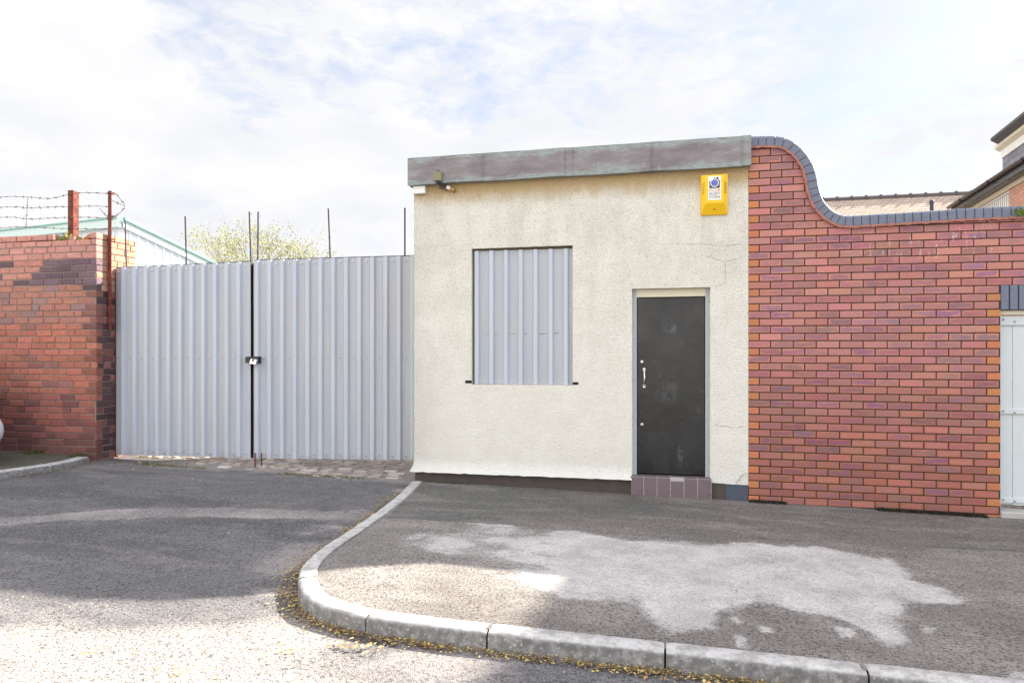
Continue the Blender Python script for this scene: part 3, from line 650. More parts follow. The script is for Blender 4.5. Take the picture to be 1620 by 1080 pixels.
for xa, xb in ((dx1, XR),):   # right of the door the foot is straight, with a broken corner
    bm.add([(xa, 0, BZ), (xa, 0, ZBELL), (xb - .13, 0, ZBELL - .012), (xb - .05, 0, ZBELL + .065), (xb, 0, ZBELL + .10), (xb, 0, BZ)], [(0, 1, 2, 3, 4, 5)])
    bm.add([(xb - .125, .006, ZBELL - .012), (xb, .006, ZBELL - .012), (xb, .006, ZBELL + .11), (xb - .06, .006, ZBELL + .07)], [(0, 1, 2, 3)])
# reveals
for (xa, xb, za, zb, dp) in ((wx0, wx1, wz0, wz1, .06), (dx0, dx1, BZ, dz1, .10)):
    quad((xa, 0, za), (xa, 0, zb), (xa, dp, zb), (xa, dp, za)); quad((xb, 0, zb), (xb, 0, za), (xb, dp, za), (xb, dp, zb)); quad((xa, 0, zb), (xb, 0, zb), (xb, dp, zb), (xa, dp, zb))
quad((wx0, 0, wz0), (wx0, .06, wz0), (wx1, .06, wz0), (wx1, 0, wz0))
for x in (dx0, dx1): quad((x, -.001, ZBELL), (x, .1, ZBELL), (x, .1, BZ), (x, -.001, BZ))
# sides and back
quad((XL, DB, ZBELL), (XL, 0, ZBELL), (XL, 0, ZT), (XL, DB, ZT)); quad((XR, 0, ZBELL), (XR, DB, ZBELL), (XR, DB, ZT), (XR, 0, ZT)); quad((XR, DB, ZBELL), (XL, DB, ZBELL), (XL, DB, ZT), (XR, DB, ZT))
bm.build('wall', MAT['render'], bld)
pl = MB(); pl.box(XL + .01, dx0 - .003, .012, .2, -.2, ZBELL + .02); pl.box(dx1 + .003, XR - .22, .012, .2, -.2, ZBELL + .02); pl.box(XL + .01, XR - .01, .25, DB - .02, -.2, ZBELL + .02); pl.box(XR - .22, XR - .002, .009, .2, -.2, ZBELL + .012, 1)
pl.build('plinth', [MAT['plinth'], MAT['blueplinth']], bld)
rf = MB(); rf.box(XL - .02, XR - .003, -.02, DB + .05, ZT + .02, ZT + .20); rf.build('roof', MAT['felt'], bld)
fa = MB(); FX0, FX1 = -2.888, .772; z0, z1 = 3.427, 3.729; yf = -.08
js = [FX0, W(764, 240, yf)[0], W(893, 240, yf)[0], W(1031, 240, yf)[0], W(1174, 240, yf)[0], .790]
for i in range(5):
    a, b = js[i], js[i + 1]; yy = yf - (.004 if i % 2 else 0) - (.003 if i == 4 else 0); n = 10; k = 5
    V = []
    for jz in range(k + 1):
        for jx in range(n + 1):
            xx = a + (b - a) * jx / n; zz = z0 + (z1 - z0) * jz / k + (.004 * math.sin(xx * 5 + i) if jz in (0, k) else 0)
            V.append((xx, yy + .004 * (fbm(np.array([xx * 3 + i]), np.array([zz * 6]), 1, 3)[0] - .5) * 2, zz))
    fa.add(V, [(jz * (n + 1) + jx, jz * (n + 1) + jx + 1, (jz + 1) * (n + 1) + jx + 1, (jz + 1) * (n + 1) + jx) for jz in range(k) for jx in range(n)])
    fa.add([(a, yy, z0), (b, yy, z0), (b, -.0, z0 + .004), (a, -.0, z0 + .004)], [(3, 2, 1, 0)]); fa.add([(a, yy, z1), (b, yy, z1), (b, .12, z1 + .008), (a, .12, z1 + .008)], [(0, 1, 2, 3)])
    fa.add([(a, yy, z0), (a, yy, z1), (a, yf + .01, z1), (a, yf + .01, z0)], [(0, 1, 2, 3)]); fa.add([(b, yy, z0), (b, yy, z1), (b, yf + .01, z1), (b, yf + .01, z0)], [(3, 2, 1, 0)])
    if 0 < i: fa.tube([(a, yy - .004, z0), (a, yy - .004, z1)], .007, 6)
fa.box(W(906, 240, yf)[0] - .002, W(906, 240, yf)[0] + .002, yf - .007, yf, z0, z1)
fa.add([(.790, yf, z0), (.790, .0, z0), (.790, .0, z1), (.790, yf, z1)], [(0, 1, 2, 3)])
fa.box(FX0 - .001, FX0 + .004, yf, DB + .06, z0, z1)
fa.box(FX0, FX1, DB + .052, DB + .06, z0, z1)
fa.build('fascia', MAT['copper'], bld)
sf = MB(); sf.box(FX0 + .006, XR, -.072, -.003, 3.434, 3.444); sf.build('soffit', MAT['soffit'], bld)
# corrugated sheets
def profile(width, pitch=.1667, crown=.052, web=.016, dep=.030, start=.03, rand=0):
    """(offset along, depth towards the viewer) of a box-profile sheet"""
    o = [(0, 0)]; x = start
    while x + crown + 2 * web < width:
        o += [(x, 0), (x + web, dep), (x + web + crown, dep), (x + 2 * web + crown, 0)]; x += pitch
    o.append((width, 0)); return o
def sheet(m, A, B, zb0, zb1, zt0, zt1, prof, yoff=0.0, M_=0):
    """sheet following the line A-B in plan"""
    A = Vector(A); B = Vector(B); L_ = (B - A).length; u = (B - A) / L_; nn = Vector((u.y, -u.x)); nz = 10
    cols = []
    for (s_, d) in prof:
        p = A + u * s_ + nn * (d + yoff); t = s_ / L_; cols.append((p, zb0 + (zb1 - zb0) * t, zt0 + (zt1 - zt0) * t))
    V = []; pan_shade = (.90, .865, .85); crown_tone = (1, 1, 1)  # rib shading painted in: pans and webs darker than crowns
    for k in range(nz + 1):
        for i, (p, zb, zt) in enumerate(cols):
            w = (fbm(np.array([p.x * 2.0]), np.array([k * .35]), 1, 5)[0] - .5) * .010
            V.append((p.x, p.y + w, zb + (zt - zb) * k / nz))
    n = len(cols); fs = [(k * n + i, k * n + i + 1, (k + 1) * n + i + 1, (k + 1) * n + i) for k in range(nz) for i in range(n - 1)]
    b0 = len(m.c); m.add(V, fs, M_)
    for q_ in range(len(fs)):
        i = q_ % (n - 1); m.c[b0 + q_] = crown_tone if prof[i][1] > 0 and prof[i + 1][1] > 0 else (pan_shade if prof[i][1] == 0 and prof[i + 1][1] == 0 else (.92, .92, .95))
def screw(m, x, y, z, nn=(0, -1), mi=1, r=.0105):
    m.tube([(x, y, z), (x + nn[0] * .004, y + nn[1] * .004, z), (x + nn[0] * .008, y + nn[1] * .008, z)], [r, r, r * .45], 8, mi)
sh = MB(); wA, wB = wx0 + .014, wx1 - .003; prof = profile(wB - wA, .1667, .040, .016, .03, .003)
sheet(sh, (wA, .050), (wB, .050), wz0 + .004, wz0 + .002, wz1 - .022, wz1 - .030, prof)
for i in range(7):
    x = wA + .003 + .1667 * i + .118
    if x < wB - .01: screw(sh, x, .05, wz1 - .055); screw(sh, x, .05, wz0 + .04)
for zz in (2.0, 1.75, 1.45, 2.3): screw(sh, wB - .018, .05, zz)
sh.add([(wx0, .0595, wz0), (wx1, .0595, wz0), (wx1, .0595, wz1), (wx0, .0595, wz1)], [(0, 1, 2, 3)], 2)
shut = sh.build('window_shutter', [MAT['sheet'], MAT['chrome'], MAT['soffit']], bld)
for (pa, pb) in (((770, 528.5), (788, 528.5)), ((800, 528), (818, 528)), ((822, 528), (834, 527.5)), ((848, 528), (864, 527.5)), ((866, 527.5), (884, 527))):
    a = W(*pa, .049); b = W(*pb, .049); m = MB(); hh_ = .0028 if pa[0] > 820 else .0016; m.add([(a[0], .0485, a[2] - hh_), (b[0], .0485, b[2] - hh_), (b[0], .0485, b[2] + hh_), (a[0], .0485, a[2] + hh_)], [(0, 1, 2, 3)]); m.build('dent', MAT['rod'], shut)
sn = MB(); sz = wz0 + .012
sn.box(wx0 - .072, wx0 + .001, -.0025, .01, sz, sz + .032); sn.build('sill_slot', MAT['dark'], bld); sn = MB(); sn.box(wx1 - .001, wx1 + .062, -.0025, .01, sz - .006, sz + .022)
sn.build('sill_slot', MAT['dark'], bld)
# cracks in the render
def crackline(P_, w=.003):
    m = MB(); pts = []
    for a, b in zip(P_, P_[1:]):
        A, B = W(*a), W(*b); n = max(2, int(math.hypot(B[0] - A[0], B[2] - A[2]) / .02))
        for i in range(n): pts.append((A[0] + (B[0] - A[0]) * i / n + random.uniform(-.006, .006), A[2] + (B[2] - A[2]) * i / n + random.uniform(-.006, .006)))
    for p, q in zip(pts, pts[1:]):
        d = Vector((q[0] - p[0], q[1] - p[1])); 
        if d.length < 1e-5: continue
        d.normalize(); nx, nz = -d.y * w / 2, d.x * w / 2; k = random.uniform(.5, 1.2)
        m.add([(p[0] - nx * k, -.003, p[1] - nz * k), (q[0] - nx * k, -.003, q[1] - nz * k), (q[0] + nx * k, -.003, q[1] + nz * k), (p[0] + nx * k, -.003, p[1] + nz * k)], [(0, 1, 2, 3)])
    return m.build('crack', simple('crack_shadow_dirt', (.27, .24, .19), .95, bump=0) if 'crack_shadow_dirt' not in bpy.data.materials else bpy.data.materials['crack_shadow_dirt'], bld)
crackline([(1068, 386), (1118, 386), (1140, 389), (1172, 386)]); crackline([(1118, 405), (1148, 414), (1147, 448), (1128, 456)]); crackline([(1148, 414), (1168, 408)])
crackline([(1130, 671), (1158, 676), (1180, 674)], .004); crackline([(1165, 763), (1173, 752), (1184, 746)], .007); crackline([(814, 612), (814, 626)], .002)
# door
dg = MB(); dg.box(dx0 + .012, dx0 + .046, .068, .16, dz0 + .012, dz1 - .002); dg.box(dx1 - .046, dx1 - .012, .068, .16, dz0 + .012, dz1 - .002); dg.box(dx0 + .046, dx1 - .046, .068, .16, dz1 - .085, dz1 - .002, 1)
dg.box(dx0 - .0, dx0 + .0118, .072, .16, dz0, dz1 - .002, 2); dg.box(dx1 - .0118, dx1, .072, .16, dz0, dz1 - .002, 2)
dfm = dg.build('door_frame', [MAT['frame'], MAT['cream'], MAT['render']], bld)
dd = MB(); ddx0, ddx1 = dx0 + .050, dx1 - .050; dd.bbox(ddx0, ddx1, .098, .14, dz0 + .022, dz1 - .090, .004); door = dd.build('door', MAT['door'], bld)
dk = MB(); dk.box(dx0 + .013, dx1 - .013, .141, .30, dz0, dz1 - .003); dk.build('door_lining', MAT['dark'], bld)
hx = W(1019, 600, .09)[0]; hz0, hz1 = W(1019, 613, .09)[2], W(1019, 582, .09)[2]
hd = MB(); hd.box(hx - .012, hx + .012, .092, .098, hz0, hz0 + .035); hd.box(hx - .012, hx + .012, .092, .098, hz1 - .035, hz1)
hd.tube([(hx, .092, hz0 + .02), (hx, .065, hz0 + .03), (hx + .006, .052, (hz0 + hz1) / 2), (hx, .065, hz1 - .03), (hx, .092, hz1 - .02)], .0085, 8); hd.build('door_handle', MAT['chrome'], door)
for py in (572, 671):
    p = W(1015.5, py, .098); lk = MB(); lk.tube([(p[0], .0975, p[2]), (p[0], .088, p[2]), (p[0], .086, p[2])], [.017, .017, .012], 14); lk.tube([(p[0], .0862, p[2]), (p[0], .084, p[2])], .006, 8, 1); lk.build('lock', [MAT['chrome'], MAT['blackp']], door)
# quarry-tiled doorstep
stp = thing('doorstep', 'purple brown quarry tiled doorstep with a chipped edge below the black door', 'step')
sx0, sx1 = W(998, 765, -.03)[0], W(1126, 765, -.03)[0]; zt = dz0 + .008; sm = MB(); sm.box(sx0 + .002, sx1 - .002, -.0315, .098, -.1, zt + .002); sm.build('step_core', MAT['grout'], stp)
tl = MB(); k = 6
for i in range(k):
    a = sx0 + (sx1 - sx0) * i / k; b = sx0 + (sx1 - sx0) * (i + 1) / k - .006
    chip = i == 3
    tl.bbox(a, b, -.034, -.0265, .0, zt - .006 - (.03 if chip else 0), .002); tl.box(a, b, -.032 if not chip else -.005, .096, zt - .0028, zt + .004)
tl.build('quarry_tile', MAT['tile'], stp)
# ------------------------------------------------------------------ alarm box
ab = thing('alarm_box', 'yellow burglar alarm box high on the cream wall near its right corner', 'alarm box')
A0 = W(1108.5, 282); A1 = W(1151, 339); ax0, ax1 = A0[0], A1[0]; az0, az1 = A1[2] - .005, W(1130, 278)[2]; aw = ax1 - ax0; ah = az1 - az0; dpt = .085
fx0, fx1 = ax0 + aw * .17, ax1 - aw * .17; fz0 = az0 + ah * .27; fz1 = az1 - .012
m = MB(); V = [(ax0, -.0, az0), (ax1, -.0, az0), (ax1, -.0, az1), (ax0, -.0, az1), (ax0, -.02, az0), (ax1, -.02, az0), (ax1, -.045, az1), (ax0, -.045, az1), (fx0 , -dpt, fz0), (fx1, -dpt, fz0), (fx1, -dpt, fz1), (fx0, -dpt, fz1)]
m.add(V, [(8, 9, 10, 11), (4, 5, 9, 8), (5, 6, 10, 9), (6, 7, 11, 10), (7, 4, 8, 11), (0, 1, 5, 4), (1, 2, 6, 5), (2, 3, 7, 6), (3, 0, 4, 7)])
case = m.build('casing', MAT['yellow'], ab)
bmm = bmesh.new(); bmm.from_mesh(case.data); bmesh.ops.bevel(bmm, geom=[e for e in bmm.edges], offset=.004, segments=2, affect='EDGES'); bmm.to_mesh(case.data); bmm.free()
cx = (ax0 + ax1) / 2; lb0, lb1 = cx - aw * .235, cx + aw * .235; lz0, lz1 = fz0 + .03, fz1 - .015
m = MB(); m.box(lb0, lb1, -dpt - .003, -dpt + .004, lz0, lz1); lab = m.build('label_plate', MAT['white'], ab)
lh = lz1 - lz0; hw = aw * .19; hz = lz0 + lh * .50; hy = lz1 - lh * .04
m = MB(); m.prism([(cx - hw, -dpt - .0045, hz), (cx + hw, -dpt - .0045, hz), (cx + hw, -dpt - .0045, hz + lh * .25), (cx + hw * 1.18, -dpt - .0045, hz + lh * .25), (cx + hw * .72, -dpt - .0045, hz + lh * .36), (cx + hw * .72, -dpt - .0045, hy), (cx + hw * .42, -dpt - .0045, hy), (cx + hw * .42, -dpt - .0045, hz + lh * .40), (cx, -dpt - .0045, hy - .004), (cx - hw * 1.18, -dpt - .0045, hz + lh * .25), (cx - hw, -dpt - .0045, hz + lh * .25)], (0, .003, 0)); m.build('house_emblem', MAT['blackp'], lab)
def disc(name, x, z, r, y, mat, par):
    m = MB(); m.prism([(x + r * math.cos(2 * math.pi * i / 32), y, z + r * math.sin(2 * math.pi * i / 32)) for i in range(32)], (0, .002, 0)); return m.build(name, mat, par)
disc('emblem_ring', cx, hz + lh * .215, hw * .84, -dpt - .0060, MAT['white'], lab); disc('emblem_disc', cx, hz + lh * .215, hw * .68, -dpt - .0075, MAT['blue'], lab)
def text(s_, x, z, size, y, mat, par, w=None):
    c = bpy.data.curves.new('lettering', 'FONT'); c.body = s_; c.size = size; c.align_x = 'CENTER'; c.extrude = .0006
    o = bpy.data.objects.new('lettering', c); COL.objects.link(o); bpy.context.view_layer.update()
    me = bpy.data.meshes.new_from_object(o.evaluated_get(bpy.context.evaluated_depsgraph_get())); COL.objects.unlink(o); bpy.data.objects.remove(o)
    xs = [v.co.x for v in me.vertices]; wd = max(xs) - min(xs); k = (w / wd) if w else 1
    me.transform(Matrix.Translation((x, y, z)) @ Matrix.Rotation(math.pi / 2, 4, 'X') @ Matrix.Diagonal((k, 1, 1, 1)))
    me.materials.clear(); me.materials.append(mat); o = bpy.data.objects.new('lettering', me); COL.objects.link(o); o.parent = par; return o
text('STCCUR', cx, lz0 + lh * .345, .044, -dpt - .0045, MAT['redp'], lab, hw * 2.15); text('SECURITY', cx, lz0 + lh * .205, .036, -dpt - .0045, MAT['greyp'], lab, hw * 2.15); text('SYSTEMS', cx, lz0 + lh * .065, .036, -dpt - .0045, MAT['greyp'], lab, hw * 2.1)
for sgn in (-1, 1):
    for i in range(4):
        t0 = .35; xa = ax0 + aw * .045 if sgn < 0 else ax1 - aw * .045; xb = ax0 + aw * .135 if sgn < 0 else ax1 - aw * .135; zz = az1 - ah * (.26 + i * .075)
        def sy(x, z):
            t = abs(x - (ax0 if sgn < 0 else ax1)) / (aw * .17); e = .02 + (.025) * (z - az0) / ah; return -(e + (dpt - e) * t) - .004
        za, zb_ = zz, zz + .02
        m = MB(); m.add([(xa, sy(xa, za), za - .004), (xb, sy(xb, zb_), zb_ - .004), (xb, sy(xb, zb_), zb_ + .004), (xa, sy(xa, za), za + .004)], [(0, 1, 2, 3)] if sgn < 0 else [(3, 2, 1, 0)]); m.build('sound_slot', MAT['soffit'], ab)
m = MB(); zz = az0 + ah * .13; yy = -(.02 + (dpt - .02) * .48); m.tube([(cx, yy + .004, zz), (cx, yy - .003, zz)], .009, 10); m.build('screw', MAT['soffit'], ab)
# small fittings on the wall and roof edge
jb = MB(); p = W(655.5, 307, -.03); q = W(673, 294, -.03); jb.bbox(XL + .002, q[0], -.045, -.001, p[2], 3.424, .006); tag(jb.build('junction_box', MAT['white']), 'small white junction box under the left end of the copper roof edge', 'junction box')
sl = thing('sensor_lamp', 'mossy old grey lamp fixed on the copper roof edge near its left end', 'lamp'); p = W(688.5, 288, -.1); q = W(700, 270, -.1)
m = MB(); m.bbox(p[0], q[0], -.15, -.088, p[2], q[2] - .02, .008, c=(.25, .24, .14)); m.tube([((p[0] + q[0]) / 2, -.12, q[2] - .022), ((p[0] + q[0]) / 2, -.12, q[2])], [.026, .018], 10, c=(.1, .1, .12)); m.build('lamp_body', MAT['cobble'], sl)
m = MB(); m.tube([((p[0] + q[0]) / 2, -.12, p[2] + .002), ((p[0] + q[0]) / 2, -.12, p[2] - .03)], [.03, .02], 10); m.tube([((p[0] + q[0]) / 2, -.12, p[2] - .03), (q[0] + .02, -.06, p[2] - .045), (q[0] + .05, -.03, p[2] - .05)], .006, 6); m.build('bracket', MAT['black'], sl)
bk = MB(); p = W(706, 299, -.04); Mx = Matrix.Translation((p[0], -.04, p[2])) @ Matrix.Rotation(.35, 4, 'Y')
bk.bbox(.0, .045, -.02, .036, .0, .038, .004, 0, (.75, .72, .66), M=Mx); bk.bbox(.046, .10, -.018, .036, -.004, .03, .004, 0, (.38, .22, .07), M=Mx); bk.bbox(-.085, -.002, -.015, .036, -.01, .022, .004, 0, (.13, .08, .06), M=Mx)
tag(bk.build('cable_clip', MAT['cobble']), 'broken cable bracket, part white part rusty, just below the copper roof edge', 'bracket')
# ------------------------------------------------------------------ gate leaves
GY0, GYM, GY1 = .31, .35, .52
hinge = (-7.095, GY0); midA = W(396.5, 500, GYM)[0]; midB = W(401.5, 500, GYM)[0]; endB = -2.985
def leaf(A, B, zb0, zb1, zt0, zt1, rods, label, start, mid_z, group):
    t = thing('gate_leaf', label, 'gate', group); m = MB(); A = Vector(A); B = Vector(B); Lg = (B - A).length; u = (B - A) / Lg; nn = Vector((u.y, -u.x))
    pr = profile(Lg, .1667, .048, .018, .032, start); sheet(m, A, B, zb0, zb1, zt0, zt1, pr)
    x = start - .1667 + .125
    while x < Lg - .01:
        if x > .01:
            p = A + u * x; t_ = x / Lg; zb = zb0 + (zb1 - zb0) * t_; ztp = zt0 + (zt1 - zt0) * t_
            for z in (ztp - .05, mid_z + (zt1 - zt0) * t_ * .1, zb + .045): screw(m, p.x, p.y - .004, z + random.uniform(-.006, .006), (nn.x, nn.y))
        x += .1667
    m.build('sheet', [MAT['sheet'], MAT['chrome']], t)
    r = MB(); a3 = Vector((A.x, A.y, 0)); 
    def bar(x0, x1, z0a, z1a, z0b, z1b, y0, y1):
        P0 = A + u * x0; P1 = A + u * x1; V = []
        for (p, za, zb) in ((P0, z0a, z1a), (P1, z0b, z1b)):
            for yy in (y0, y1):
                q_ = p - nn * yy
                V += [(q_.x, q_.y, za), (q_.x, q_.y, zb)]
        r.add(V, [(0, 1, 5, 4), (2, 6, 7, 3), (0, 4, 6, 2), (1, 3, 7, 5), (0, 2, 3, 1), (4, 5, 7, 6)])
    bar(0, Lg, zt0 - .03, zt0 + .012, zt1 - .03, zt1 + .012, .006, .05); r.build('top_rail', MAT['rod'], t)
    r = MB(); bar(0, Lg, zb0 + .03, zb0 + .08, zb1 + .03, zb1 + .08, .006, .05); bar(0, Lg, mid_z - .02, mid_z + .03, mid_z - .02, mid_z + .03, .006, .05); bar(0, .045, zb0 + .081, zt0 - .031, zb0 + .081, zt0 - .031, .008, .05); bar(Lg - .045, Lg, zb1 + .081, zt1 - .031, zb1 + .081, zt1 - .031, .008, .05)
    r.build('back_frame', MAT['rod'], t)
    for (px0, py0, px1, py1) in rods:
        yy = None
        s0 = W(px1, py1, A.y)[0]; f = (s0 - A.x) / (B.x - A.x); y_ = A.y + (B.y - A.y) * f + .03
        a, b = W(px0, py0, y_), W(px1, py1, y_); m = MB(); m.tube([(b[0], y_, b[2] - .25), b, a], .0105, 8); m.build('spike_rod', MAT['rod'], t)
    return t
zg = lambda px, py, y: W(px, py, y)[2]
gl = leaf(hinge, (midA, GYM), zg(182, 719, GY0), zg(396, 723.5, GYM), zg(182, 424, GY0), zg(396, 414, GYM), [(198, 348, 200, 420), (293, 342, 295, 415), (394.5, 335, 397, 413)], 'narrower left gate leaf of grey corrugated steel beside the old brick pier', .085, zg(290, 566, .33), 'corrugated steel gate leaves')
gr = leaf((midB, GYM), (endB, GY1), zg(402, 724, GYM), zg(653, 727, GY1), zg(402, 412, GYM), zg(653, 405, GY1), [(408.5, 335, 408, 412), (519.5, 330, 522.5, 408), (640.5, 329, 640.5, 405)], 'wider right gate leaf of grey corrugated steel beside the cream building', .010, zg(520, 565, .43), 'corrugated steel gate leaves')
for px in (404.5, 414.5):
    m = MB(); p = W(px, 739, GYM - .03); m.tube([(p[0], GYM - .045, float(zr(p[0], .3)) - .01), (p[0], GYM - .045, zg(402, 715, GYM))], .008, 6); m.build('drop_bolt', MAT['rust'], gr)
gp = MB(); gp.box(endB + .006, endB + .07, GY1 - .03, GY1 + .04, .05, 2.70); gp.box(endB + .0705, XL - .001, GY1 - .01, GY1 + .04, .05, 2.72)
tag(gp.build('gate_post', MAT['rod']), 'dark steel gate post in the gap between steel gate and cream wall', 'post')
gp = MB(); gp.box(-7.112, -7.098, GY0 + .0, GY0 + .08, .2, 2.6); tag(gp.build('gate_post', MAT['rust']), 'rusty steel gate post against the side of the old brick pier', 'post')
hb = MB(); hb.box(midA - .03, midB + .03, GYM + .052, GYM + .058, .22, 2.68); hb.build('meeting_strip', MAT['rod'], gr)
hs = MB(); p = W(388.5, 575, GYM - .05); q = W(409.5, 564, GYM - .05); hy0 = GYM - .065
hs.bbox(p[0], W(399.5, 570, GYM)[0], hy0 + .004, GYM - .006, p[2] + .01, q[2], .004); hs.bbox(W(400.5, 570, GYM)[0], q[0], hy0, GYM - .0, p[2] + .004, q[2] + .003, .006); hs.build('hasp', MAT['black'], gr)
pk = thing('padlock', 'bright steel padlock on the black hasp where the gate leaves meet', 'padlock'); Mx = Matrix.Translation((W(400, 575, hy0)[0], hy0 - .012, W(400, 575, hy0)[2] - .002)) @ Matrix.Rotation(.12, 4, 'Y')
m = MB(); lw = .082
m.prism([Mx @ Vector(v) for v in [(-.030, -.022, 0), (.058, -.022, -.002), (.068, -.022, .062), (.040, -.022, .062), (.034, -.022, .034), (.002, -.022, .034), (.002, -.022, .062), (-.016, -.022, .062)]], Mx.to_3x3() @ Vector((0, .030, 0))); m.build('lock_body', MAT['chrome'], pk)
m = MB(); m.tube([Mx @ Vector((-.006, -.008, .052)), Mx @ Vector((.055, -.008, .052))], .007, 8); m.build('shackle', MAT['steel'], pk)
# ------------------------------------------------------------------ cobbles in the gateway
cb = MB(); y = -.22; row = 0
while y < 1.4:
    x = -7.0 + random.uniform(0, .1); wrow = random.uniform(.10, .15)
    while x < -2.95:
        l = random.uniform(.12, .26)
        edge = -.02 + .10 * math.sin(x * 2.1) + .10 * math.sin(x * 5.3 + 1)
        if not (x < -2.83 and False) and y > edge and x + l < (-2.9 if y < .0 else -2.99) and random.random() > .06 and (x > -6.1 or y > .35):
            z = float(zr(x, y)) + random.uniform(-.001, .016); k = random.uniform(.85, 1.2); base = random.choice([(.42, .36, .31), (.35, .30, .26), (.46, .41, .37), (.30, .25, .21), (.38, .30, .25)]); c = tuple(q_ * k for q_ in base)
            n = 10; ring = []; ring2 = []; cx_, cy_ = x + l / 2, y + wrow / 2
            for i in range(n):
                a = 2 * math.pi * i / n; sx = abs(math.cos(a)) ** .45 * math.copysign(1, math.cos(a)); sy_ = abs(math.sin(a)) ** .45 * math.copysign(1, math.sin(a)); j = random.uniform(.88, 1.0)
                ring.append((cx_ + sx * (l / 2 - .010) * j, cy_ + sy_ * (wrow / 2 - .010) * j, z - .05)); ring2.append((cx_ + sx * (l / 2 - .024) * j, cy_ + sy_ * (wrow / 2 - .024) * j, z + random.uniform(-.004, .004)))
            mid = [(a_[0], a_[1], z - .012) for a_ in ring]
            cb.add(ring + mid + ring2, [(i, (i + 1) % n, n + (i + 1) % n, n + i) for i in range(n)] + [(n + i, n + (i + 1) % n, 2 * n + (i + 1) % n, 2 * n + i) for i in range(n)] + [tuple(range(2 * n, 3 * n))], 0, c)
        x += l + random.uniform(.0, .015)
    y += wrow + .012; row += 1
tag(cb.build('cobbles', MAT['cobble']), kind='structure')
# ------------------------------------------------------------------ old brick wall and pier
wl = thing('old_brick_wall', 'weathered old red brick wall with a sooty end pier left of the steel gates', 'brick wall')
XP = -7.113
def oldj(c, k=.14):
    b = 1 + random.uniform(-k, k); return tuple(max(0, q_ * b * (1 + random.uniform(-.05, .05))) for q_ in c)
def oldcol(x, z, header, row):
    j = oldj; r = random.random()
    if z > 2.72: c = j((.56, .27, .22), .10)
    elif z > 2.38 + .0 * x:
        c = j((.15, .10, .12), .25) if float(fbm(np.array([x * 1.1]), np.array([z * 2.0]), 1.3, 23)[0]) + r * .25 > .60 - .18 * (x > XP - .5) else j((.50, .23, .18))
    elif z > 1.9: c = j((.42, .19, .14), .12) if r < .86 else j((.31, .19, .18))
    elif z > 1.0: c = j((.45, .165, .11), .15) if r < .82 else j((.32, .145, .12))
    elif z > .5: c = j((.36, .125, .095), .2) if r < .6 else j((.22, .09, .085))
    else: c = j((.23, .095, .08), .22)
    if x > XP - .12 and z < 2.4 and random.random() < .75: c = tuple(q_ * .62 for q_ in c)
    if x < XP - 1.0 and z < 1.0: c = tuple(q_ * .8 for q_ in c)
    return c, c
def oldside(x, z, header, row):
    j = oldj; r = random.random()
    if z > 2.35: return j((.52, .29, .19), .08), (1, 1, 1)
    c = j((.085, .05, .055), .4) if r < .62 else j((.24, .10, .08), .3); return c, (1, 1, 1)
ZO = .11; HC = .0825; TOPW = W(152, 366)[2]
def ragged(x): return TOPW if x > XP - .10 or x < XP - .66 else TOPW - .075
brickwork('brickwork', -13.5, XP, ZO, TOPW - .01, .240, HC, .011, oldcol, MAT['oldbrick'], wl, irregular=1, rough=.004, chamf=.006, recess=.01, holes=[(XP - .66, XP - .10, TOPW - .09, TOPW + 1)])
Ms = Matrix.Translation((XP, 0, 0)) @ Matrix.Rotation(math.pi / 2, 4, 'Z')
brickwork('side_brickwork', .012, .69, ZO, TOPW - .01, .232, HC, .010, oldside, MAT['oldbrick'], wl, irregular=1, rough=.003, chamf=.006, M=Ms, half_first=1, yf=.002, depth=.09)
m = MB(); m.box(-13.5, XP - .03, .010, .34, -.1, TOPW - .1); m.box(XP - .48, XP - .012, .3401, .678, -.1, TOPW - .02); m.box(XP - .0305, XP - .0115, .0105, .34, -.1, TOPW - .1001); m.build('mortar_bed', MAT['mortar_old'], wl)
m = MB()     # broken top bed with loose brick bats
for i in range(26):
    x = random.uniform(XP - .62, XP - .1); s_ = random.uniform(.02, .06); Mx = Matrix.Translation((x, random.uniform(.02, .28), TOPW - .088 + random.uniform(0, .03))) @ Matrix.Rotation(random.uniform(-.5, .5), 4, 'Y') @ Matrix.Rotation(random.uniform(0, 3), 4, 'Z')
    m.box(-s_, s_, -s_ * .7, s_ * .7, -.02, .025, 0, random.choice([(.42, .16, .06), (.30, .15, .06), (.5, .3, .2), (.2, .2, .06)]), M=Mx)
m.build('broken_brick', MAT['oldbrick'], wl)
# top surface bricks of the whole wall are the course itself
# posts
def anglepost(name, label, x, y, z0, z1, w, group):
    m = MB(); m.box(x - w / 2, x + w / 2, y - .004, y + .004, z0, z1); m.box(x + w / 2 - .008, x + w / 2, y + .0045, y + w, z0, z1 - .01); return tag(m.build(name, MAT['rust']), label, 'post', group)
p = W(112, 301, .17); anglepost('wire_post', 'rusty angle iron post standing on top of the old brick wall', p[0], .17, TOPW - .1, p[2], .085, 'rusty barbed wire posts')
q = W(174, 302, .16); pw = thing('wire_post', 'tall thin rusty red post fixed down the side of the old brick pier', 'post', 'rusty barbed wire posts')
m = MB(); xx = XP + .045; yy = W(174, 400, 0)[1]; 
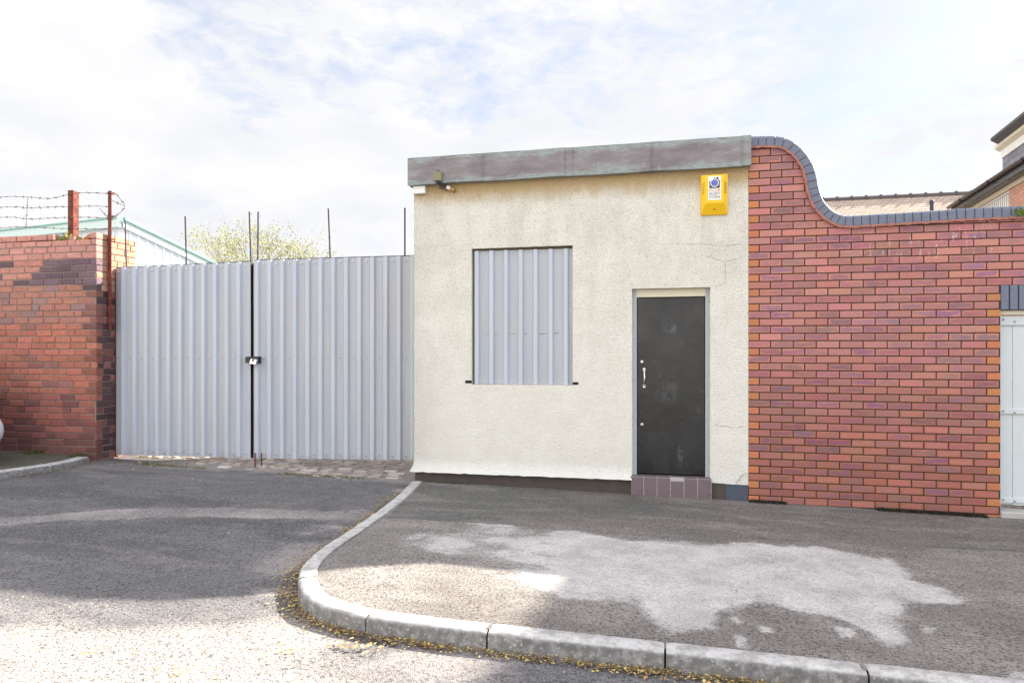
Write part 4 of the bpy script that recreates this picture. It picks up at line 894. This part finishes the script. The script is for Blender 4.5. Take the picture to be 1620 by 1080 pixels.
# where the sight line through picture column 174 meets x = xx
d = ray(174, 300); t = xx / d[0]; yy = t * d[1] - DC; ztop = CZ + t * (YH - 302) / F; zbot = CZ + t * (YH - 521) / F
m.box(xx - .026, xx + .026, yy - .006, yy + .0, zbot, ztop); m.box(xx - .026, xx - .020, yy + .0002, yy + .05, zbot, ztop); m.build('post_shaft', MAT['rust'], pw)
for z in (ztop - .03, ztop - .32, ztop - .62): m = MB(); m.box(xx - .032, xx + .032, yy - .012, yy + .056, z - .008, z + .008); m.build('clamp', MAT['rust'], pw)
m = MB(); m.box(XP + .0055, xx - .0265, yy + .01, yy + .04, zbot + .2, zbot + .24); m.build('fixing_bracket', MAT['rust'], pw); m = MB(); m.box(XP + .0055, xx - .0265, yy + .01, yy + .04, zbot + 1.0, zbot + 1.04); m.build('fixing_bracket', MAT['rust'], pw)
def barbed(pts, label, seed):
    random.seed(seed); c = catmull(pts, 8); m = MB(); m.tube(c, .0032, 5); S = 0; last = Vector(c[0])
    for p in c[1:]:
        p = Vector(p); S += (p - last).length; 
        if S > .11:
            S = 0
            for k in range(2):
                dv = Vector((random.uniform(-1, 1), random.uniform(-1, 1), random.uniform(-1, 1))).normalized() * .022; m.tube([p - dv, p + dv], .0026, 4)
            m.tube([p - (p - last).normalized() * .008, p + (p - last).normalized() * .008], .0065, 5)
        last = p
    return tag(m.build('barbed_wire', MAT['wire']), label, 'barbed wire', 'barbed wire strands above the old wall')
rows_ = ([(-14, .17), (0, 312), (45, 312), (80, 314), (112, 307), (140, 305), (173, 306)], [(-14, .17), (0, 328), (45, 329), (80, 327.5), (112, 327), (150, 326), (173, 327)], [(-14, .17), (0, 344), (45, 346.5), (80, 345), (110, 344), (145, 344), (173, 345.5)], [(-14, .17), (0, 361), (30, 359), (60, 360), (110, 362), (140, 362), (173, 362)])
for i, (rw, lb) in enumerate(zip(rows_, ('topmost strand of barbed wire above the old brick wall', 'second barbed wire strand from the top above the old wall', 'third barbed wire strand down above the old brick wall', 'lowest strand of barbed wire just over the old wall top'))):
    pts = [W(px, py, .15) for px, py in rw[1:]]; pts[-1] = (xx, yy + .02, CZ + t * (YH - rw[-1][1]) / F); pts = [(pts[0][0] - 3.5, .15, pts[0][2] + .02), (pts[0][0] - 1.6, .15, pts[0][2] - .04)] + pts
    pts = [(a, b, c) for a, b, c in pts]; barbed(pts, lb, 40 + i)
L0 = lambda px, py, y=.14: W(px, py, y)
barbed([L0(175, 304), L0(183, 306), L0(191, 316), L0(197, 324), L0(195, 331), L0(188, 338), L0(180, 343), L0(175, 346)], 'large loose barbed wire loop hanging right of the tall rusty post', 61)
barbed([L0(175, 316), L0(186, 321), L0(196, 325)], 'short straight barbed wire stay across the loop right of the rusty post', 62)
barbed([L0(157, 329), L0(165, 338), L0(172, 345), L0(180, 348)], 'slanting barbed wire end crossing the upper part of the tall rusty post', 63)
barbed([L0(44, 311), L0(43, 328), L0(42, 345), L0(41, 359)], 'upright barbed wire tie joining the four strands at the left', 64)
random.seed(99)
# ------------------------------------------------------------------ plants and litter
def leaves(name, pts, mat, size=(.004, .0105), cols=((.52, .36, .09), (.38, .23, .07), (.20, .11, .05), (.60, .47, .18), (.27, .17, .07), (.14, .09, .05)), flat=.35):
    m = MB()
    for (x, y, z) in pts:
        s_ = random.uniform(*size) * (1 if random.random() > .12 or size[1] > .012 else 1.7); a = random.uniform(0, 6.28); u = Vector((math.cos(a), math.sin(a), random.uniform(-flat, flat))) * s_; v = Vector((-math.sin(a), math.cos(a), random.uniform(-flat, flat))) * s_ * random.uniform(.45, .8)
        c = random.choice(cols); k = random.uniform(.7, 1.15); p = Vector((x, y, z)); m.add([p - u, p - v, p + u, p + v], [(0, 1, 2, 3)], 0, tuple(q_ * k for q_ in c))
    return m.build(name, mat)
KS = arc_pts(KERB); pts = []
def kat(s_):
    i = max(0, min(len(KS) - 2, int(np.searchsorted(KS, s_)) - 1)); t = (s_ - KS[i]) / (KS[i + 1] - KS[i] + 1e-9); a, b = KERB[i], KERB[i + 1]; l = math.hypot(b[0] - a[0], b[1] - a[1]); return a[0] + (b[0] - a[0]) * t, a[1] + (b[1] - a[1]) * t, (b[1] - a[1]) / l, -(b[0] - a[0]) / l
for i in range(6500):
    s_ = random.uniform(.7, 8.3); x, y, nx, ny = kat(s_)
    dens = float(fbm(np.array([s_ * 2.2]), np.array([1.5]), 1, 77)[0]); w = .035 + .06 * math.exp(-((s_ - 3.15) / .7) ** 2)
    if s_ < 2.0 and random.random() > .35: continue
    if random.random() > .25 + dens * 1.1: continue
    d = abs(random.gauss(0, w)) + .001
    pts.append((x + nx * d, y + ny * d, float(zr(x + nx * d, y + ny * d)) + .004 + random.uniform(0, .022) * math.exp(-d / .05) + .004))
for i in range(1500):
    x = random.uniform(-9, 6); y = random.uniform(-7, .2)
    if inpoly(np.array([x]), np.array([y]), FOOTPOLY)[0]:
        if random.random() > .18: continue
        pts.append((x, y, zf(x) + .009))
    elif x < -7.2 and y > -3: pts.append((x, y, zf(x) + .066))
    elif x > -2.9 and y > -3.97 or y > -.02 and x > -2.9: continue
    else: pts.append((x, y, float(zr(x, y)) + .013))
for i in range(900):
    k = random.randrange(len(LKERB) - 1); f = random.random(); a, b = LKERB[k], LKERB[k + 1]; d = abs(random.gauss(0, .07)); x = a[0] + (b[0] - a[0]) * f + d * .95; y = a[1] + (b[1] - a[1]) * f - d * .2; pts.append((x, y, float(zr(x, y)) + .012 + random.uniform(0, .012)))
for i in range(900):
    x = random.gauss(-6.3, .38); y = random.gauss(.25, .22)
    if x > -7.05: pts.append((x, y, float(zr(x, y)) + .012 + random.uniform(0, .015)))
tag(leaves('leaf_litter', pts, MAT['leaf']), kind='stuff', label='dry yellow leaf litter gathered along the kerb gutter', cat='leaf litter')
# wood chips and bigger brown leaves on the road
pts = []
for cx_, cy_, n_, sp in ((-1.62, -4.12, 40, .07), (-2.9, -4.55, 14, .14), (-2.3, -4.6, 10, .1), (-1.9, -4.3, 16, .1), (.0, -4.12, 40, .16)):
    for i in range(n_):
        x, y = random.gauss(cx_, sp), random.gauss(cy_, sp * .45)
        if y < -3.99: pts.append((x, y, float(zr(x, y)) + .018 + random.uniform(0, .01)))
tag(leaves('fallen_leaves', pts, MAT['leaf'], (.007, .018), ((.55, .36, .16), (.42, .22, .08), (.62, .46, .24))), kind='stuff', label='larger brown dead leaves scattered in the sunlit gutter', cat='leaves')
# moss and black weeds at the foot of the walls
def tufts(name, label, line, n_, h, spread, cols, zfun, cat):
    m = MB()
    for i in range(n_):
        k = random.randrange(len(line) - 1); f = random.random(); x = line[k][0] + (line[k + 1][0] - line[k][0]) * f; y = line[k][1] + (line[k + 1][1] - line[k][1]) * f - abs(random.gauss(0, spread)); x += random.gauss(0, spread * .5)
        if float(fbm(np.array([x * 3.0]), np.array([y]), 1, 91)[0]) < .48: continue
        z = zfun(x, y) - .003; hh = h * random.uniform(.3, 1.2); a = random.uniform(0, 6.28); w = random.uniform(.004, .012); dx_, dy_ = math.cos(a) * w, math.sin(a) * w; c = random.choice(cols)
        m.add([(x - dx_, y - dy_, z), (x + dx_, y + dy_, z), (x + random.gauss(0, .010), y + random.gauss(0, .010), z + hh)], [(0, 1, 2)], 0, c)
    return tag(m.build(name, MAT['moss']), label, cat, kind='stuff')
tufts('moss', 'dark moss along the foot of the right brick wall', [(.78, -.008), (3.0, -.008)], 9000, .030, .026, [(.02, .018, .018), (.035, .03, .025), (.05, .05, .025)], lambda x, y: zf(x), 'moss')
tufts('moss', 'thin moss along the foot of the cream building', [(-2.7, -.0), (-.45, -.0)], 900, .014, .03, [(.07, .08, .03), (.05, .05, .03), (.12, .12, .05)], lambda x, y: zf(x), 'moss')
tufts('moss', 'green brown moss at the foot of the old brick wall', [(-11, -.01), (-7.25, -.01)], 5000, .03, .06, [(.08, .09, .02), (.05, .05, .02), (.16, .15, .04)], lambda x, y: zf(x) + .06, 'moss')
tufts('moss', 'mossy clumps between the cobbles before the steel gates', [(-6.9, .12), (-5, .0), (-2.95, .06)], 1300, .018, .07, [(.16, .16, .05), (.10, .11, .03), (.22, .18, .08)], lambda x, y: float(zr(x, y)) + .004, 'moss')
def weed(name, label, base, n_, r, cols):
    m = MB(); b = Vector(base)
    for i in range(n_):
        d = Vector((random.gauss(0, 1), random.gauss(0, .8), abs(random.gauss(0, 1)))).normalized() * r * random.uniform(.3, 1); s_ = random.uniform(.008, .02); p = b + d; a = Vector((random.uniform(-1, 1), random.uniform(-1, 1), random.uniform(-1, 1))).normalized() * s_; q_ = d.normalized() * s_ * 2
        if i % 5 == 0: m.add([b - a * .15, b + a * .15, p], [(0, 1, 2)], 0, random.choice(cols))
        m.add([p - a, p + q_, p + a, p - q_ * .3], [(0, 1, 2, 3)], 0, random.choice(cols))
    return tag(m.build(name, MAT['moss']), label, 'weed')
p = W(1617, 340, -.02); weed('weed', 'small green weed rooted in the coping of the red wall at far right', (p[0], -.015, p[2] - .02), 150, .085, [(.25, .36, .06), (.35, .45, .12), (.15, .22, .04)])
weed('weed', 'small dry weed on the broken top of the old brick wall', (W(108, 366, .1)[0], .1, TOPW - .07), 90, .08, [(.35, .33, .10), (.25, .20, .06)])
# ------------------------------------------------------------------ background left: shed and tree
sd_ = thing('industrial_shed', 'pale corrugated shed with green roof edge behind the old brick wall', 'shed')
y0 = 14.0; C0 = W(192, 347, y0); AN = math.radians(10.4); fd = Vector((-math.cos(AN), math.sin(AN))); ed = Vector((math.sin(AN), math.cos(AN)))
d = ray(345, 421); den = ed.x * d[1] - ed.y * d[0]; s_end = (d[0] * (C0[1] + DC) - d[1] * C0[0]) / den; te = (C0[0] + ed.x * s_end) / d[0]; zend = CZ + te * d[2]
def sheetwall(m, P0, dr, Ln, z0, z1, out, n_rib=.36):
    x = 0
    while x < Ln - .01:
        for (a, b, da, db) in ((0, .30, 0, 0), (.30, .315, 0, .05), (.315, .345, .05, .05), (.345, .36, .05, 0)):
            xa, xb = x + a, min(x + b, Ln)
            if xb <= xa: continue
            pa = P0 + dr * xa + out * da; pb = P0 + dr * xb + out * db; za = z0 + (z1 - z0) * xa / Ln; zb = z0 + (z1 - z0) * xb / Ln
            m.add([(pa.x, pa.y, 0), (pb.x, pb.y, 0), (pb.x, pb.y, zb), (pa.x, pa.y, za)], [(0, 1, 2, 3)])
        x += n_rib
C2 = Vector((C0[0], C0[1])); LF = 26.0; zc0 = C0[2] - .10; ze0 = zend - .10; nf = -ed; ne = -fd
m = MB(); sheetwall(m, C2, fd, LF, zc0, zc0, nf); sheetwall(m, C2, ed, s_end, zc0, ze0, ne)
Bk = C2 + ed * s_end; Fl = C2 + fd * LF; BF = Bk + fd * LF
m.add([(Bk.x, Bk.y, 0), (BF.x, BF.y, 0), (BF.x, BF.y, ze0), (Bk.x, Bk.y, ze0)], [(0, 1, 2, 3)]); m.add([(Fl.x, Fl.y, 0), (BF.x, BF.y, 0), (BF.x, BF.y, ze0), (Fl.x, Fl.y, zc0)], [(0, 1, 2, 3)]); m.build('cladding', MAT['clad'], sd_)
m = MB(); m.prism([(C2.x, C2.y, zc0 + .01), (Fl.x, Fl.y, zc0 + .01), (BF.x, BF.y, ze0 + .01), (Bk.x, Bk.y, ze0 + .01)], (0, 0, .06)); m.build('roof', MAT['clad'], sd_)
def strip(m, P0, P1, za, zb, lo, hi, off, th):
    a = P0 + off * .07; b = P1 + off * .07; m.prism([(a.x, a.y, za + lo), (b.x, b.y, zb + lo), (b.x, b.y, zb + hi), (a.x, a.y, za + hi)], Vector((off.x, off.y, 0)) * th)
m = MB(); strip(m, C2 + ne * .07, Fl, zc0, zc0, -.20, .10, nf, .12); m.build('gutter_band', MAT['greenl'], sd_)
m = MB(); strip(m, C2 + ne * .07, Fl, zc0, zc0, .101, .16, nf, .15); strip(m, C2, Bk, zc0, ze0, .06, .16, ne, .14); m.build('verge_trim', MAT['green'], sd_)
m = MB(); strip(m, C2, Bk, zc0, ze0, -.20, .059, ne, .05); m.build('verge_board', MAT['greenl'], sd_)
def tree(base, height, spread, seed, label):
    random.seed(seed); t = thing('broad_tree', label, 'tree'); tr = MB(); tips = []
    def grow(p, d, l, r, lev):
        q_ = p; pts_ = [tuple(p)]; rs = [r]; k = 4
        for i in range(k):
            d = (d + Vector((random.gauss(0, .12), random.gauss(0, .12), random.gauss(.01, .07)))).normalized(); q_ = q_ + d * l / k; pts_.append(tuple(q_)); rs.append(r * (1 - .45 * (i + 1) / k))
            if lev >= 2: tips.append((q_.copy(), d.copy()))
        tr.tube(pts_, rs, 5 if lev < 2 else 3, cap=False)
        if lev < 4:
            for i in range(3 if lev < 3 else 4):
                a = random.uniform(0, 6.28); sd2 = Vector((math.cos(a), math.sin(a), random.uniform(-.3, .5))); nd = (d + sd2 * .58).normalized(); grow(Vector(pts_[-1 if i else -2]), nd, l * random.uniform(.62, .80), rs[-1] * .72, lev + 1)
    B0 = Vector(base); tr.tube([tuple(B0), tuple(B0 + Vector((.05, 0, height * .12))), tuple(B0 + Vector((0, 0, height * .22)))], [height * .03, height * .024, height * .02], 8)
    for i in range(9):
        a = 2 * math.pi * i / 9 + random.uniform(-.2, .2); lean = random.uniform(.5, 1.15) if i % 2 else random.uniform(.15, .5)
        grow(B0 + Vector((0, 0, height * .2)), Vector((math.cos(a) * lean, math.sin(a) * lean, 1)).normalized(), height * .27, height * .016, 0)
    # fit into the wanted size
    V = np.array(tr.v); bz = base[2]; zmax = np.percentile(V[:, 2], 99.9) - bz; sx = spread / (np.percentile(np.abs(V[:, 0] - base[0]), 99.0)); sz = height / zmax
    f = lambda v: (base[0] + (v[0] - base[0]) * sx, base[1] + (v[1] - base[1]) * sx, bz + (v[2] - bz) * sz)
    tr.v = [f(v) for v in tr.v]; tr.build('trunk', MAT['bark'], t); lf = MB()
    for p, d in tips:
        p = Vector(f(p)); dn = float(fbm(np.array([p.x * .9]), np.array([p.z * .9 + p.y * .5]), 1, 55)[0])
        for i in range(2 if dn > .48 else 1):
            if random.random() < .15: continue
            o_ = p + Vector((random.gauss(0, .16), random.gauss(0, .16), random.gauss(0, .16))); s_ = random.uniform(.028, .055); a = Vector((random.gauss(0, 1), random.gauss(0, 1), random.gauss(0, 1))).normalized() * s_; b = a.cross(Vector((random.gauss(0, 1), random.gauss(0, 1), random.gauss(0, 1))).normalized()).normalized() * s_ * .7
            c = random.choice([(.40, .42, .10), (.32, .36, .08), (.48, .46, .14), (.24, .22, .09)]); lf.add([o_ - a, o_ - b, o_ + a, o_ + b], [(0, 1, 2, 3)], 0, c)
    lf.build('crown', MAT['foliage'], t); return t
b = W(405, 560, 24); tp = W(405, 352, 24); tree((b[0], 24, .1), tp[2] - .1, 3.9, 5, 'sparse yellow green spring tree beyond the steel gates')
# ------------------------------------------------------------------ background right: houses
PHI = math.radians(3.7); hu = Vector((math.cos(PHI), -math.sin(PHI), 0)); hv = Vector((math.sin(PHI), math.cos(PHI), 0)); H0 = Vector((0, -DC, 0))
def HP(u_, v_, z): p = H0 + hu * u_ + hv * v_; return (p.x, p.y, z)
def hbox(m, u0, u1, v0, v1, z0, z1, mi=0):
    V = [HP(u_, v_, z) for z in (z0, z1) for v_ in (v0, v1) for u_ in (u0, u1)]; m.add(V, [(0, 2, 3, 1), (4, 5, 7, 6), (0, 1, 5, 4), (2, 6, 7, 3), (0, 4, 6, 2), (1, 3, 7, 5)], mi)
def hang(px): return math.atan((px - 810) / F) - TH - PHI
def vat(px, u_): return u_ / math.tan(hang(px))
def zat(px, py, u_):
    r = u_ / math.sin(hang(px)); zc = r * math.cos(math.atan((px - 810) / F)); return CZ + (YH - py) / F * zc
hs_ = thing('brick_house', 'orange brick house with slate hung dormer and black gutter at far right', 'house')
UW = 6.15; UG = 5.92; VF = vat(1504.5, UG); VN = 8.8; ZG = zat(1585, 276, UG); print('gutter z', ZG, zat(1510, 329, UG), 'VF', VF)
wt = ZG - .16; wv0, wv1 = vat(1597, UW), vat(1530, UW); wzt = zat(1597, 299, UW); wzb = wzt - 1.25
m = MB()
for (va, vb, za, zb) in ((VN, wv0, -.2, wt), (wv1, VF - .25, -.2, wt), (wv0, wv1, -.2, wzb), (wv0, wv1, wzt, wt)): hbox(m, UW, UW + .25, va, vb, za, zb)
hbox(m, UW + .251, UW + 5.6, VN, VN + .25, -.2, wt); hbox(m, UW + .251, UW + 5.6, VF - .5, VF - .25, -.2, wt); hbox(m, UW + 5.35, UW + 5.6, VN + .251, VF - .501, -.2, wt); m.build('wall', MAT['hbrick'], hs_)
m = MB(); rp_ = .34
poly = [HP(UG - .02, VN - .25, ZG - .03), HP(UG - .02, VN - .25, ZG + .01), HP(UG + 3.1, VN - .25, ZG + 3.1 * rp_), HP(UG + 6.2, VN - .25, ZG + .01), HP(UG + 6.2, VN - .25, ZG - .03)]
m.prism(poly, hv * (VF - VN + .25)); m.build('roof', MAT['slate'], hs_)
m = MB(); hbox(m, UG, UW - .001, VN - .2, VF - .02, wt - .03, wt - .005, 0); hbox(m, UW - .04, UW - .002, VN - .2, VF - .02, wt - .13, wt - .032, 1); m.build('soffit', [MAT['gutter'], MAT['cream']], hs_)
m = MB()
pr = [(UG - .11 + .055 - .055 * math.cos(a), ZG + .01 - .062 * math.sin(a)) for a in [math.pi * i / 8 for i in range(9)]]
V = []; 
for v_ in (VN - .3, VF): V += [HP(a, v_, b) for a, b in pr] + [HP(a * .0 + (UG - .055) + (a - UG + .055) * .85, v_, b + .004) for a, b in reversed(pr)]
k = 18; m.add(V, [(i, (i + 1) % k, k + (i + 1) % k, k + i) for i in range(k)] + [tuple(range(k)), tuple(range(2 * k - 1, k - 1, -1))], smooth=False)
v_ = VN
while v_ < VF:
    hbox(m, UG - .115, UG - .004, v_, v_ + .03, ZG - .06, ZG + .022); v_ += 1.9
m.build('gutter', MAT['gutter'], hs_)
m = MB(); hbox(m, UG - .004, UG + .02, VN - .2, VF - .01, wt - .03, ZG - .035); m.build('fascia_board', MAT['gutter'], hs_)
m = MB(); fw = .06
hbox(m, UW + .03, UW + .10, wv0, wv0 + fw, wzb, wzt); hbox(m, UW + .03, UW + .10, wv1 - fw, wv1, wzb, wzt); hbox(m, UW + .03, UW + .10, wv0 + fw, wv1 - fw, wzt - fw, wzt); hbox(m, UW + .03, UW + .10, wv0 + fw, wv1 - fw, wzb, wzb + fw); hbox(m, UW + .03, UW + .10, wv0 + fw, wv1 - fw, wzt - .50, wzt - .44)
win = m.build('window', MAT['whitep'], hs_); m = MB(); v_ = wv0 + fw + .02
m2 = MB(); hbox(m2, UW + .06, UW + .07, wv0 + fw, wv1 - fw, wzb + fw, wzt - fw); m2.build('pane', MAT['glass'], win)
while v_ < wv1 - fw - .09: hbox(m, UW + .05, UW + .056, v_, v_ + .085, wzt - .43, wzt - fw - .005); v_ += .12
m.build('blind', MAT['whitep'], win)
# dormer
dm = MB(); UD = 6.4; DV1 = vat(1586, UD); DZ1 = zat(1586, 232, UD); hbox(dm, UD, UD + 3.0, VN + .4, DV1, ZG + .02, DZ1); dorm = dm.build('dormer', MAT['slate'], hs_)
URf = 6.12; RV1 = vat(1567, URf); RZ = zat(1567, 221, URf); print('dormer', DV1, DZ1, RV1, RZ)
m = MB(); hbox(m, UD - .03, UD - .001, VN + .38, DV1 + .02, DZ1 - .28, DZ1 - .0, 0); m.build('dormer_fascia', MAT['whitep'], dorm)
m = MB(); m.prism([HP(UD - .13, VN + .3, RZ - .19), HP(UD - .02, VN + .3, RZ - .26), HP(UD - .02, VN + .3, RZ - .12), HP(UD - .13, VN + .3, RZ - .12)], hv * (DV1 + .1 - VN - .3)); m.build('dormer_moulding', MAT['cream'], dorm)
m = MB(); m.prism([HP(URf, VN + .1, RZ - .03), HP(URf, VN + .1, RZ + .03), HP(UD + 3.2, VN + .1, RZ + .20), HP(UD + 3.2, VN + .1, RZ - .1), HP(UD - .14, VN + .1, RZ - .119)], hv * (RV1 - VN - .1)); m.build('dormer_roof', MAT['felt'], dorm)
# tiled house beyond
th = thing('tiled_house', 'house with pale brown tiled roof and dark ridge tiles beyond the curved wall', 'house')
yr = 18.0; A = W(1303, 317, yr); B = W(1530, 306.5, yr); zrg = (A[2] + B[2]) / 2; x0_, x1_ = A[0] - 4.5, 13.0; ye = 14.6; ze = zrg - (yr - ye) * .72
m = MB(); m.prism([(x0_, ye - .2, ze - .15), (x0_, yr, zrg), (x0_, yr + 3.6, ze - .15), (x0_, yr + 3.6, ze - .27), (x0_, yr, zrg - .12), (x0_, ye - .2, ze - .27)], (x1_ - x0_, 0, 0)); m.build('roof', MAT['rooftile'], th)
m = MB(); x = x0_
while x < x1_: 
    m.tube([(x, yr, zrg + .0), (x + .40, yr, zrg + .0)], .085, 8, smooth=True); m.tube([(x + .40, yr, zrg + .01), (x + .45, yr, zrg + .01)], .11, 8); x += .45
m.build('ridge_tile', MAT['ridge'], th); m = MB(); m.box(x0_ + .2, x1_ - .2, ye + .1, yr + 3.3, -.1, ze - .13); m.prism([(x0_ + .2, ye + .1, ze - .13), (x0_ + .2, yr, zrg - .125), (x0_ + .2, yr + 3.3, ze - .13)], (.2, 0, 0)); m.build('wall', MAT['hbrick'], th)
d = ray(1474, 325); yp = 16.2; p0 = W(1474, 316.5, yp); zroof = zrg - (yr - yp) * .72
m = MB(); m.tube([(p0[0], yp, zroof - .1), (p0[0], yp, p0[2] - .09)], .055, 10); m.tube([(p0[0], yp, p0[2] - .09), (p0[0], yp, p0[2] - .03), (p0[0], yp, p0[2])], [.072, .068, .045], 10); m.build('vent_pipe', MAT['pipe'], th)
# ------------------------------------------------------------------ parked car at the left edge (only its rear bumper shows)
car = thing('parked_car', 'white car at the far left whose rear bumper just shows beside the old wall', 'car')
d = ray(6.5, 678); yc = -.55; t = (yc + DC) / d[1]; cxr = d[0] * t; zg_ = zf(cxr) + .03; bz0 = CZ + t * (YH - 704) / F; bz1 = CZ + t * (YH - 655) / F
Lc, Wc = 4.0, 1.66
def bump_px(cx_):
    b_ = -1e9
    for j in range(15):
        yy_ = -.79 + 1.58 * j / 14; X_ = cx_ - .22 * (abs(yy_) / .79) ** 5; Y_ = yc - Wc / 2 + yy_ + DC; b_ = max(b_, 810 + F * (X_ * ct + Y_ * st) / (-X_ * st + Y_ * ct))
    return b_
for _ in range(60): cxr += (6.5 - bump_px(cxr)) * .003
zg_ = zf(cxr) + .03
def car_section(u_):   # u_: 0 rear .. 1 front -> (floor, belt, roof, half width)
    belt = np.interp(u_, [0, .03, .12, .7, .95, 1], [bz1 - zg_, .92, .98, .93, .72, .55]); roof = np.interp(u_, [0, .035, .10, .2, .55, .70, .74, 1], [0, .0, .36, .46, .47, .18, .0, 0]); w = np.interp(u_, [0, .015, .06, .5, .93, 1], [.60, .70, .80, .83, .78, .58]); return .22 if 0.03 < u_ < .97 else .30, float(belt), float(max(0, roof)), float(w)
m = MB(); rings = []; us = [0, .012, .03, .06, .10, .16, .25, .35, .45, .55, .63, .70, .75, .82, .90, .95, .98, 1.0]
for u_ in us:
    fl, be, ro, w = car_section(u_); xx_ = cxr - .20 - u_ * (Lc - .2); mid_ = (fl + be) / 2
    prof2 = [(-w * .9, fl), (-w, fl + .1), (-w * 1.01, mid_), (-w * .97, be), (-w * .80, be + ro * .75), (-w * .62, be + ro), (w * .62, be + ro), (w * .80, be + ro * .75), (w * .97, be), (w * 1.01, mid_), (w, fl + .1), (w * .9, fl)]
    bul = .06 if u_ == 0 else 0
    rings.append([(xx_ + (bul if 1 < i < 3 or 8 < i < 10 else 0) * 0, yc - Wc / 2 + a, zg_ + b_) for i, (a, b_) in enumerate(prof2)])
k = 12; V = [v for r_ in rings for v in r_]; glassidx = []
for i in range(len(us) - 1):
    for j in range(k):
        g_ = j in (3, 7) and .12 < us[i] < .66 or j in (4, 5, 6) and us[i] in (.03, .06, .63, .70)
        m.add([rings[i][j], rings[i][(j + 1) % k], rings[i + 1][(j + 1) % k], rings[i + 1][j]], [(0, 1, 2, 3)], 1 if g_ else 0, smooth=True)
m.add(rings[0], [tuple(range(k - 1, -1, -1))]); m.add(rings[-1], [tuple(range(k))]); body = m.build('body', [MAT['carpaint'], MAT['glass']], car)
m = MB(); n = 14; bw_ = .79; hh = (bz1 - bz0); V = []
for j in range(n + 1):      # rounded rear bumper
    yy_ = -bw_ + 2 * bw_ * j / n; e = abs(yy_) / bw_; xo = -.22 * e ** 5
    for a in range(9):
        an = -math.pi / 2 + math.pi * a / 8; V.append((cxr - .30 + .30 * max(0, math.cos(an)) ** .6 + xo, yc - Wc / 2 + yy_, (bz0 + bz1) / 2 + math.sin(an) * hh / 2))
m.add(V, [(j * 9 + a, (j + 1) * 9 + a, (j + 1) * 9 + a + 1, j * 9 + a + 1) for j in range(n) for a in range(8)], smooth=True); m.build('rear_bumper', MAT['carpaint'], car)
for sgn in (-1, 1):
    m = MB(); yy_ = yc - Wc / 2 + sgn * .68; m.box(cxr - .34, cxr - .30, yy_ - .11, yy_ + .05, zg_ + .76, zg_ + .90); m.build('tail_light', MAT['redp'], car)
    for ux in (.18, .82):
        xw = cxr - ux * Lc; yy_ = yc - Wc / 2 + sgn * .76; m = MB(); m.tube([(xw, yy_ - .1, zg_ + .31), (xw, yy_ - .09, zg_ + .31), (xw, yy_ + .09, zg_ + .31), (xw, yy_ + .1, zg_ + .31)], [.27, .31, .31, .27], 24); wh = m.build('tyre', MAT['tyre'], car)
        m = MB(); m.tube([(xw, yy_ + sgn * .08, zg_ + .31), (xw, yy_ + sgn * .108, zg_ + .31)], [.20, .18], 18); m.build('rim', MAT['steel'], wh)
m = MB(); m.box(cxr - .5, cxr - .20, yc - Wc / 2 - .5, yc - Wc / 2 + .5, zg_ + .28, zg_ + .34); m.build('rear_skirt', MAT['tyre'], car)
# put the origins of assembled things at their feet
for o in list(COL.objects):
    if o.type == 'EMPTY' and o.parent is None:
        vs = [v.co for c_ in o.children_recursive if c_.type == 'MESH' for v in c_.data.vertices]
        if not vs: continue
        base = ((min(v.x for v in vs) + max(v.x for v in vs)) / 2, (min(v.y for v in vs) + max(v.y for v in vs)) / 2, min(v.z for v in vs)); rebase(o, base)
